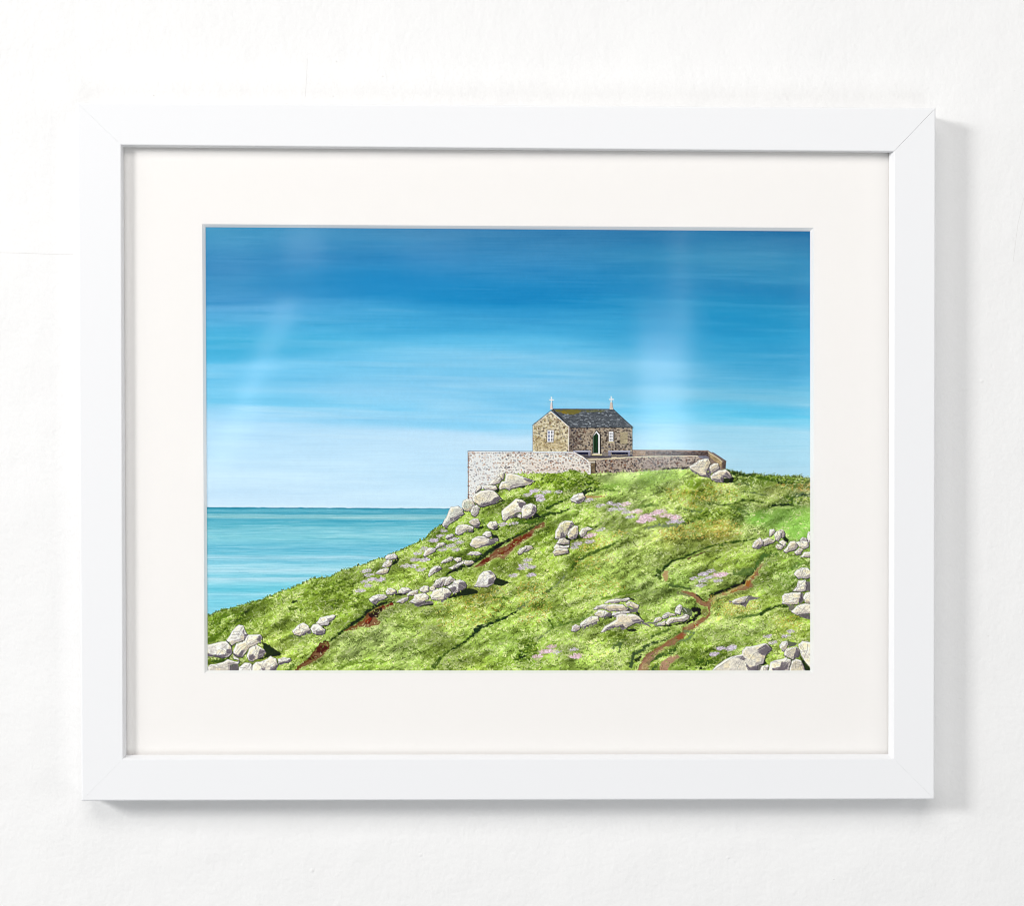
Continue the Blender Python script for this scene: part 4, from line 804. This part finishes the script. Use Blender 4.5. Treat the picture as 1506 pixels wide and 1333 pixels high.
rock(7, '1165,1000 1200,960 1250,930 1300,930 1320,1000 1250,1040 1200,1060', ['1240,1040 1320,970 1340,1000 1260,1052 1200,1112'], (204, 192, 168))
rock(7, '945,970 1000,940 1060,895 1180,875 1210,930 1180,990 1160,1050 1200,1108 1080,1080 1020,1040 970,1010', ['1085,1085 1150,1065 1165,1000 1190,965 1220,1040 1200,1110 1100,1095', '950,985 1020,1030 1090,1078 1060,1085 980,1030'], (224, 214, 190))
rock(7, '1205,1090 1250,1050 1310,1015 1390,1005 1440,1040 1470,1100 1440,1120 1370,1100 1360,1170 1290,1160 1220,1130', ['1340,1092 1400,1032 1470,1100 1440,1117 1370,1110 1360,1168 1320,1135', '1225,1128 1320,1120 1350,1165 1290,1160'], (218, 204, 176), (7, '1365,1110 1490,1115 1485,1162 1400,1178 1355,1168'), 'pale boulder at the end of the painted wall')
rock(9, '490,370 530,320 590,300 640,295 680,350 640,400 570,425 510,400', ['560,392 650,350 680,355 630,405 570,425'], PL, None, 'single small boulder below the bush')
rock(9, '300,850 310,760 360,670 430,635 510,640 530,690 470,750 440,820 380,855 330,860', ['450,755 500,650 532,680 470,772', '360,850 372,792 400,768 440,832 380,860'], (214, 208, 166))
rock(9, '595,790 630,730 700,710 780,735 700,760 680,810 620,840', (), CR, (9, '760,710 820,715 790,730')); rock(9, '455,800 480,740 540,695 580,700 590,790 560,850 510,870 465,850', ['480,840 560,800 590,790 560,852 510,870'], (216, 204, 172), (9, '580,820 620,840 500,885 440,860 440,830'))
rock(9, '320,910 350,860 420,850 480,880 480,920 400,930', (), (216, 208, 188)); rock(9, '285,960 320,920 400,945 480,930 470,980 380,990 300,990', (), PL, (9, '340,925 415,938 380,950'))
rock(9, '275,1020 310,975 400,980 460,980 470,1030 380,1050 300,1065', (), (208, 194, 174), (9, '465,960 485,1040 370,1068 380,1040'))
rock(11, '845,830 850,740 900,735 920,770 880,810 860,830', (), PL); rock(11, '960,750 1010,745 1040,790 1030,830 1000,850', (), (176, 164, 160), (11, '1030,820 1085,870 1060,905 1010,860')); rock(11, '900,800 940,760 1000,770 990,840 950,890 920,870', (), CR)
rock(11, '755,870 830,840 920,880 890,910 820,930 780,950 750,900', (), (206, 196, 176), (11, '770,950 830,920 900,905 830,940')); rock(11, '630,950 660,890 730,840 770,890 760,940 720,975 650,970', ['680,982 700,922 770,932 720,985'], (218, 206, 202))
rock(11, '960,900 1010,870 1060,900 1050,950 1010,950', (), CR); rock(11, '920,950 940,920 1000,930 1020,960 990,990 940,980', (), CR); rock(11, '1015,1000 1070,940 1100,890 1160,885 1200,940 1170,990 1100,1010 1050,1035', (), (214, 202, 178))
rock(11, '1220,870 1250,835 1300,850 1310,890 1250,890', (), (170, 164, 164)); rock(11, '1165,900 1240,880 1330,900 1330,950 1270,985 1220,960', (), CR); rock(11, '1305,850 1320,770 1360,760 1360,910 1320,900', (), PL)
rock(11, '1150,1020 1210,970 1260,990 1230,1050 1180,1060', (), (206, 200, 186)); rock(11, '1225,1080 1270,1020 1360,1000 1360,1080 1290,1085', (), CR)
rock(14, '1145,40 1180,-10 1240,-40 1320,-35 1345,50 1290,100 1200,100', (), CR)
rock(14, '1130,250 1180,200 1200,120 1290,110 1310,180 1290,245 1170,255', ['1290,130 1360,130 1360,240 1290,245'], CR)
rock(14, '1255,330 1290,270 1360,255 1360,400 1280,390', (), CR); rock(14, '1000,400 1000,310 1030,280 1120,265 1230,260 1240,330 1190,410 1130,415 1020,405', ['1190,412 1228,280 1260,270 1262,370 1210,422'], CR)
rock(14, '1110,495 1180,430 1290,400 1360,430 1360,530 1250,530 1190,545', ['1200,552 1250,522 1360,520 1360,610 1280,580'], CR); poly(pts(14, '1060,408 1150,430 1140,465 1080,492 1090,450'), (120, 116, 112), .9, .6, wob=.8)
rock(14, '385,372 480,330 600,310 560,350 540,400 480,400 400,400', ['410,410 480,392 560,368 600,308 730,330 680,352 600,362 555,448 500,420 430,418', '345,355 390,380 360,398'], (206, 198, 186), None, 'flat grey slab lying in the grass by the track')
rock(14, '965,920 1000,870 1060,860 1085,900 1050,960 1020,990 980,960', (), PL); poly(pts(14, '1075,858 1195,890 1150,922 1085,935'), (92, 96, 88), .9, .6, wob=.8)
rock(14, '1200,900 1250,860 1360,880 1360,1230 1310,1150 1250,1060 1220,1000', (), CR); rock(14, '1085,1230 1110,1110 1160,1080 1230,1100 1260,1150 1300,1230', (), (206, 198, 178), (14, '1215,1040 1270,1100 1335,1230 1290,1230 1250,1130'))
rock(14, '810,1230 860,1120 960,1090 1050,1060 1110,1090 1110,1130 1080,1230', ['880,1195 980,1172 1000,1112 1080,1122 1070,1205 900,1230'], CR); rock(14, '1025,1010 1060,950 1180,930 1220,980 1200,1050 1130,1090 1060,1060 1030,1040', ['1180,942 1222,1000 1205,1058 1140,1085 1155,1005'], (214, 206, 180))
rock(14, '690,1230 750,1170 830,1150 840,1180 800,1230', (), CR)
rock(14, '70,1230 200,1160 300,1090 430,1040 510,1020 510,980 560,930 700,910 800,890 870,950 860,980 820,1010 790,1070 770,1140 700,1165 680,1230', ['555,1130 610,1182 680,1160 760,1158 700,1215 600,1230 560,1165', '700,962 800,900 880,955 850,1000 780,1042 720,1012', '440,1050 520,1040 560,1080 520,1100'], (220, 214, 200), (14, '750,1050 825,1140 780,1155 740,1160'), 'long rough outcrop at the bottom edge')
rock(12, '1070,400 1110,365 1240,345 1370,325 1395,350 1340,380 1200,400', (), (222, 210, 186), (12, '1380,330 1450,350 1430,370')); rock(12, '1335,400 1380,370 1440,390 1500,420 1490,460 1420,455 1350,430', ['1300,415 1400,462 1500,450 1480,502 1380,512'], (222, 212, 188), (12, '1470,500 1505,520 1500,550 1460,520'))
rock(12, '935,470 980,430 1050,410 1180,405 1300,410 1370,460 1350,490 1220,495 1140,500 1060,460 1000,470', (), (220, 208, 184)); rock(12, '1165,540 1180,505 1270,500 1370,490 1400,510 1300,530 1200,570', (), PL)
rock(12, '950,530 1000,480 1080,485 1160,520 1150,550 1050,570 980,560', ['1050,572 1100,522 1160,502 1160,552 1080,582'], CR, (12, '1060,575 1200,545 1160,580 1080,590')); rock(12, '775,650 850,590 920,555 1000,560 1010,620 930,650 830,690 785,690', ['790,702 870,662 1000,622 980,652 860,692 830,715'], CR)
rock(12, '665,740 680,680 720,655 780,680 770,720 720,750', (), (206, 192, 192))
rock(12, '1030,755 1080,680 1150,640 1220,600 1220,550 1280,525 1420,530 1500,560 1560,620 1450,640 1400,670 1340,705 1300,680 1210,690 1130,705 1080,745', ['1210,692 1300,650 1345,710 1300,732 1270,692', '1040,755 1110,690 1210,665 1210,690 1100,740', '1400,600 1500,590 1620,660 1640,690 1560,660 1440,640'], (226, 214, 192), (12, '1340,715 1440,710 1480,735 1380,745'))
rock(13, '505,630 530,580 580,565 620,580 600,610 540,640', (), CR); rock(13, '610,570 640,530 690,505 760,525 790,545 700,560 640,590', (), PL); rock(13, '770,510 790,440 830,410 860,430 850,490 840,540 780,530', (), PL)
poly(pts(13, '860,450 930,450 990,490 985,560 930,560 870,540'), (96, 104, 84), .9, .7, wob=1.2, tex=.4); line(pts(13, '880,460 915,500'), .7, .7, (220, 220, 220), .8)
rock(13, '555,670 560,640 630,620 660,610 650,665 600,675', (), PL); rock(13, '655,640 700,580 760,570 860,560 900,530 950,550 940,590 880,620 780,630 690,665', (), (226, 214, 186), (13, '640,680 880,630 900,600 960,610 880,650 700,680'))
line(pts(13, '440,640 500,640 560,680'), 2.0, 2.6, (122, 118, 124), .8, .6, .6)
# blades overlapping the feet of boulders
rr = np.random.RandomState(77)
rocky = np.zeros_like(ID, bool)
for i, (nm, _) in enumerate(PARTS):
    if nm == 'painted_boulder': rocky |= (ID == i)
n = 60000; x = rr.uniform(300, 1195, n); y = rr.uniform(692, 992, n); I = ((x-U0)*SC).astype(int); J = ((y-V0)*SC).astype(int)
up = np.clip(J-int(1.4*SC), 0, CH-1); ok = (~rocky[J, I]) & rocky[up, I] & (sdh[J, I] < 0) & (rr.rand(n) < .55)
x, y = x[ok], y[ok]; n = len(x); c = tone_at(x, y)*rr.uniform(.35, 1.25, (n, 1))
strokes(x, y+.6, rr.uniform(-1.4, 1.4, n), rr.uniform(-2.2, -.8, n), rr.uniform(.4, .9, n), c, rr.uniform(.5, .95, n))
# canvas-paper grain
C *= (1+.008*N_PX+.008*noise(1.6, 1.6, 1, 90))[..., None]
land = (ID != sky) & (ID != sea); C = np.where(land[..., None], 124+(C-124)*1.09+1, C)
B_ = C.copy()                                              # crisp brushwork: edges of the strokes stand a little proud
for ax in (0, 1):
    for _ in range(2): B_ = (np.roll(B_, 1, ax)+np.roll(B_, -1, ax)+B_*1.5)/3.5
C += np.clip(C-B_, -40, 40)*np.where(ID[..., None] == sky, .3, 1.0)
C = np.clip(C, 0, 255)

# ------------------------------------------------------------------ each painted area becomes its own thin skin of paint on the sheet
lin = C/255.0; lin = np.where(lin <= .04045, lin/12.92, ((lin+.055)/1.055)**2.4)
lin = np.maximum(lin-.010, .0015)
G3 = at(UU.astype(np.float64), VV.astype(np.float64), ZP); G3 = W3(G3)-base
G3 = G3.reshape(-1, 3).astype(np.float32); LN = np.concatenate([lin.reshape(-1, 3), np.ones((CW*CH, 1))], 1).astype(np.float32)
cell = ID[:-1, :-1]
order = np.argsort(cell.ravel(), kind='stable'); bounds = np.searchsorted(cell.ravel()[order], np.arange(len(PARTS)+1))
for k, (nm, lab) in enumerate(PARTS):
    idx = order[bounds[k]:bounds[k+1]]
    if len(idx) < 6: continue
    j, i = idx//(CW-1), idx % (CW-1); v0 = j*CW+i
    quads = np.stack([v0, v0+CW, v0+CW+1, v0+1], 1)
    uq, inv = np.unique(quads.ravel(), return_inverse=True)
    me = bpy.data.meshes.new(nm); me.vertices.add(len(uq)); me.vertices.foreach_set('co', G3[uq].ravel())
    me.loops.add(len(idx)*4); me.loops.foreach_set('vertex_index', inv.astype(np.int32).ravel())
    me.polygons.add(len(idx)); me.polygons.foreach_set('loop_start', np.arange(0, len(idx)*4, 4, dtype=np.int32)); me.polygons.foreach_set('loop_total', np.full(len(idx), 4, np.int32))
    me.update(calc_edges=True)
    a = me.color_attributes.new('pigment', 'FLOAT_COLOR', 'POINT'); a.data.foreach_set('color', LN[uq].ravel())
    me.materials.append(M_paint)
    o = new_obj(nm, me, sheet)
    if lab: o['label'] = lab
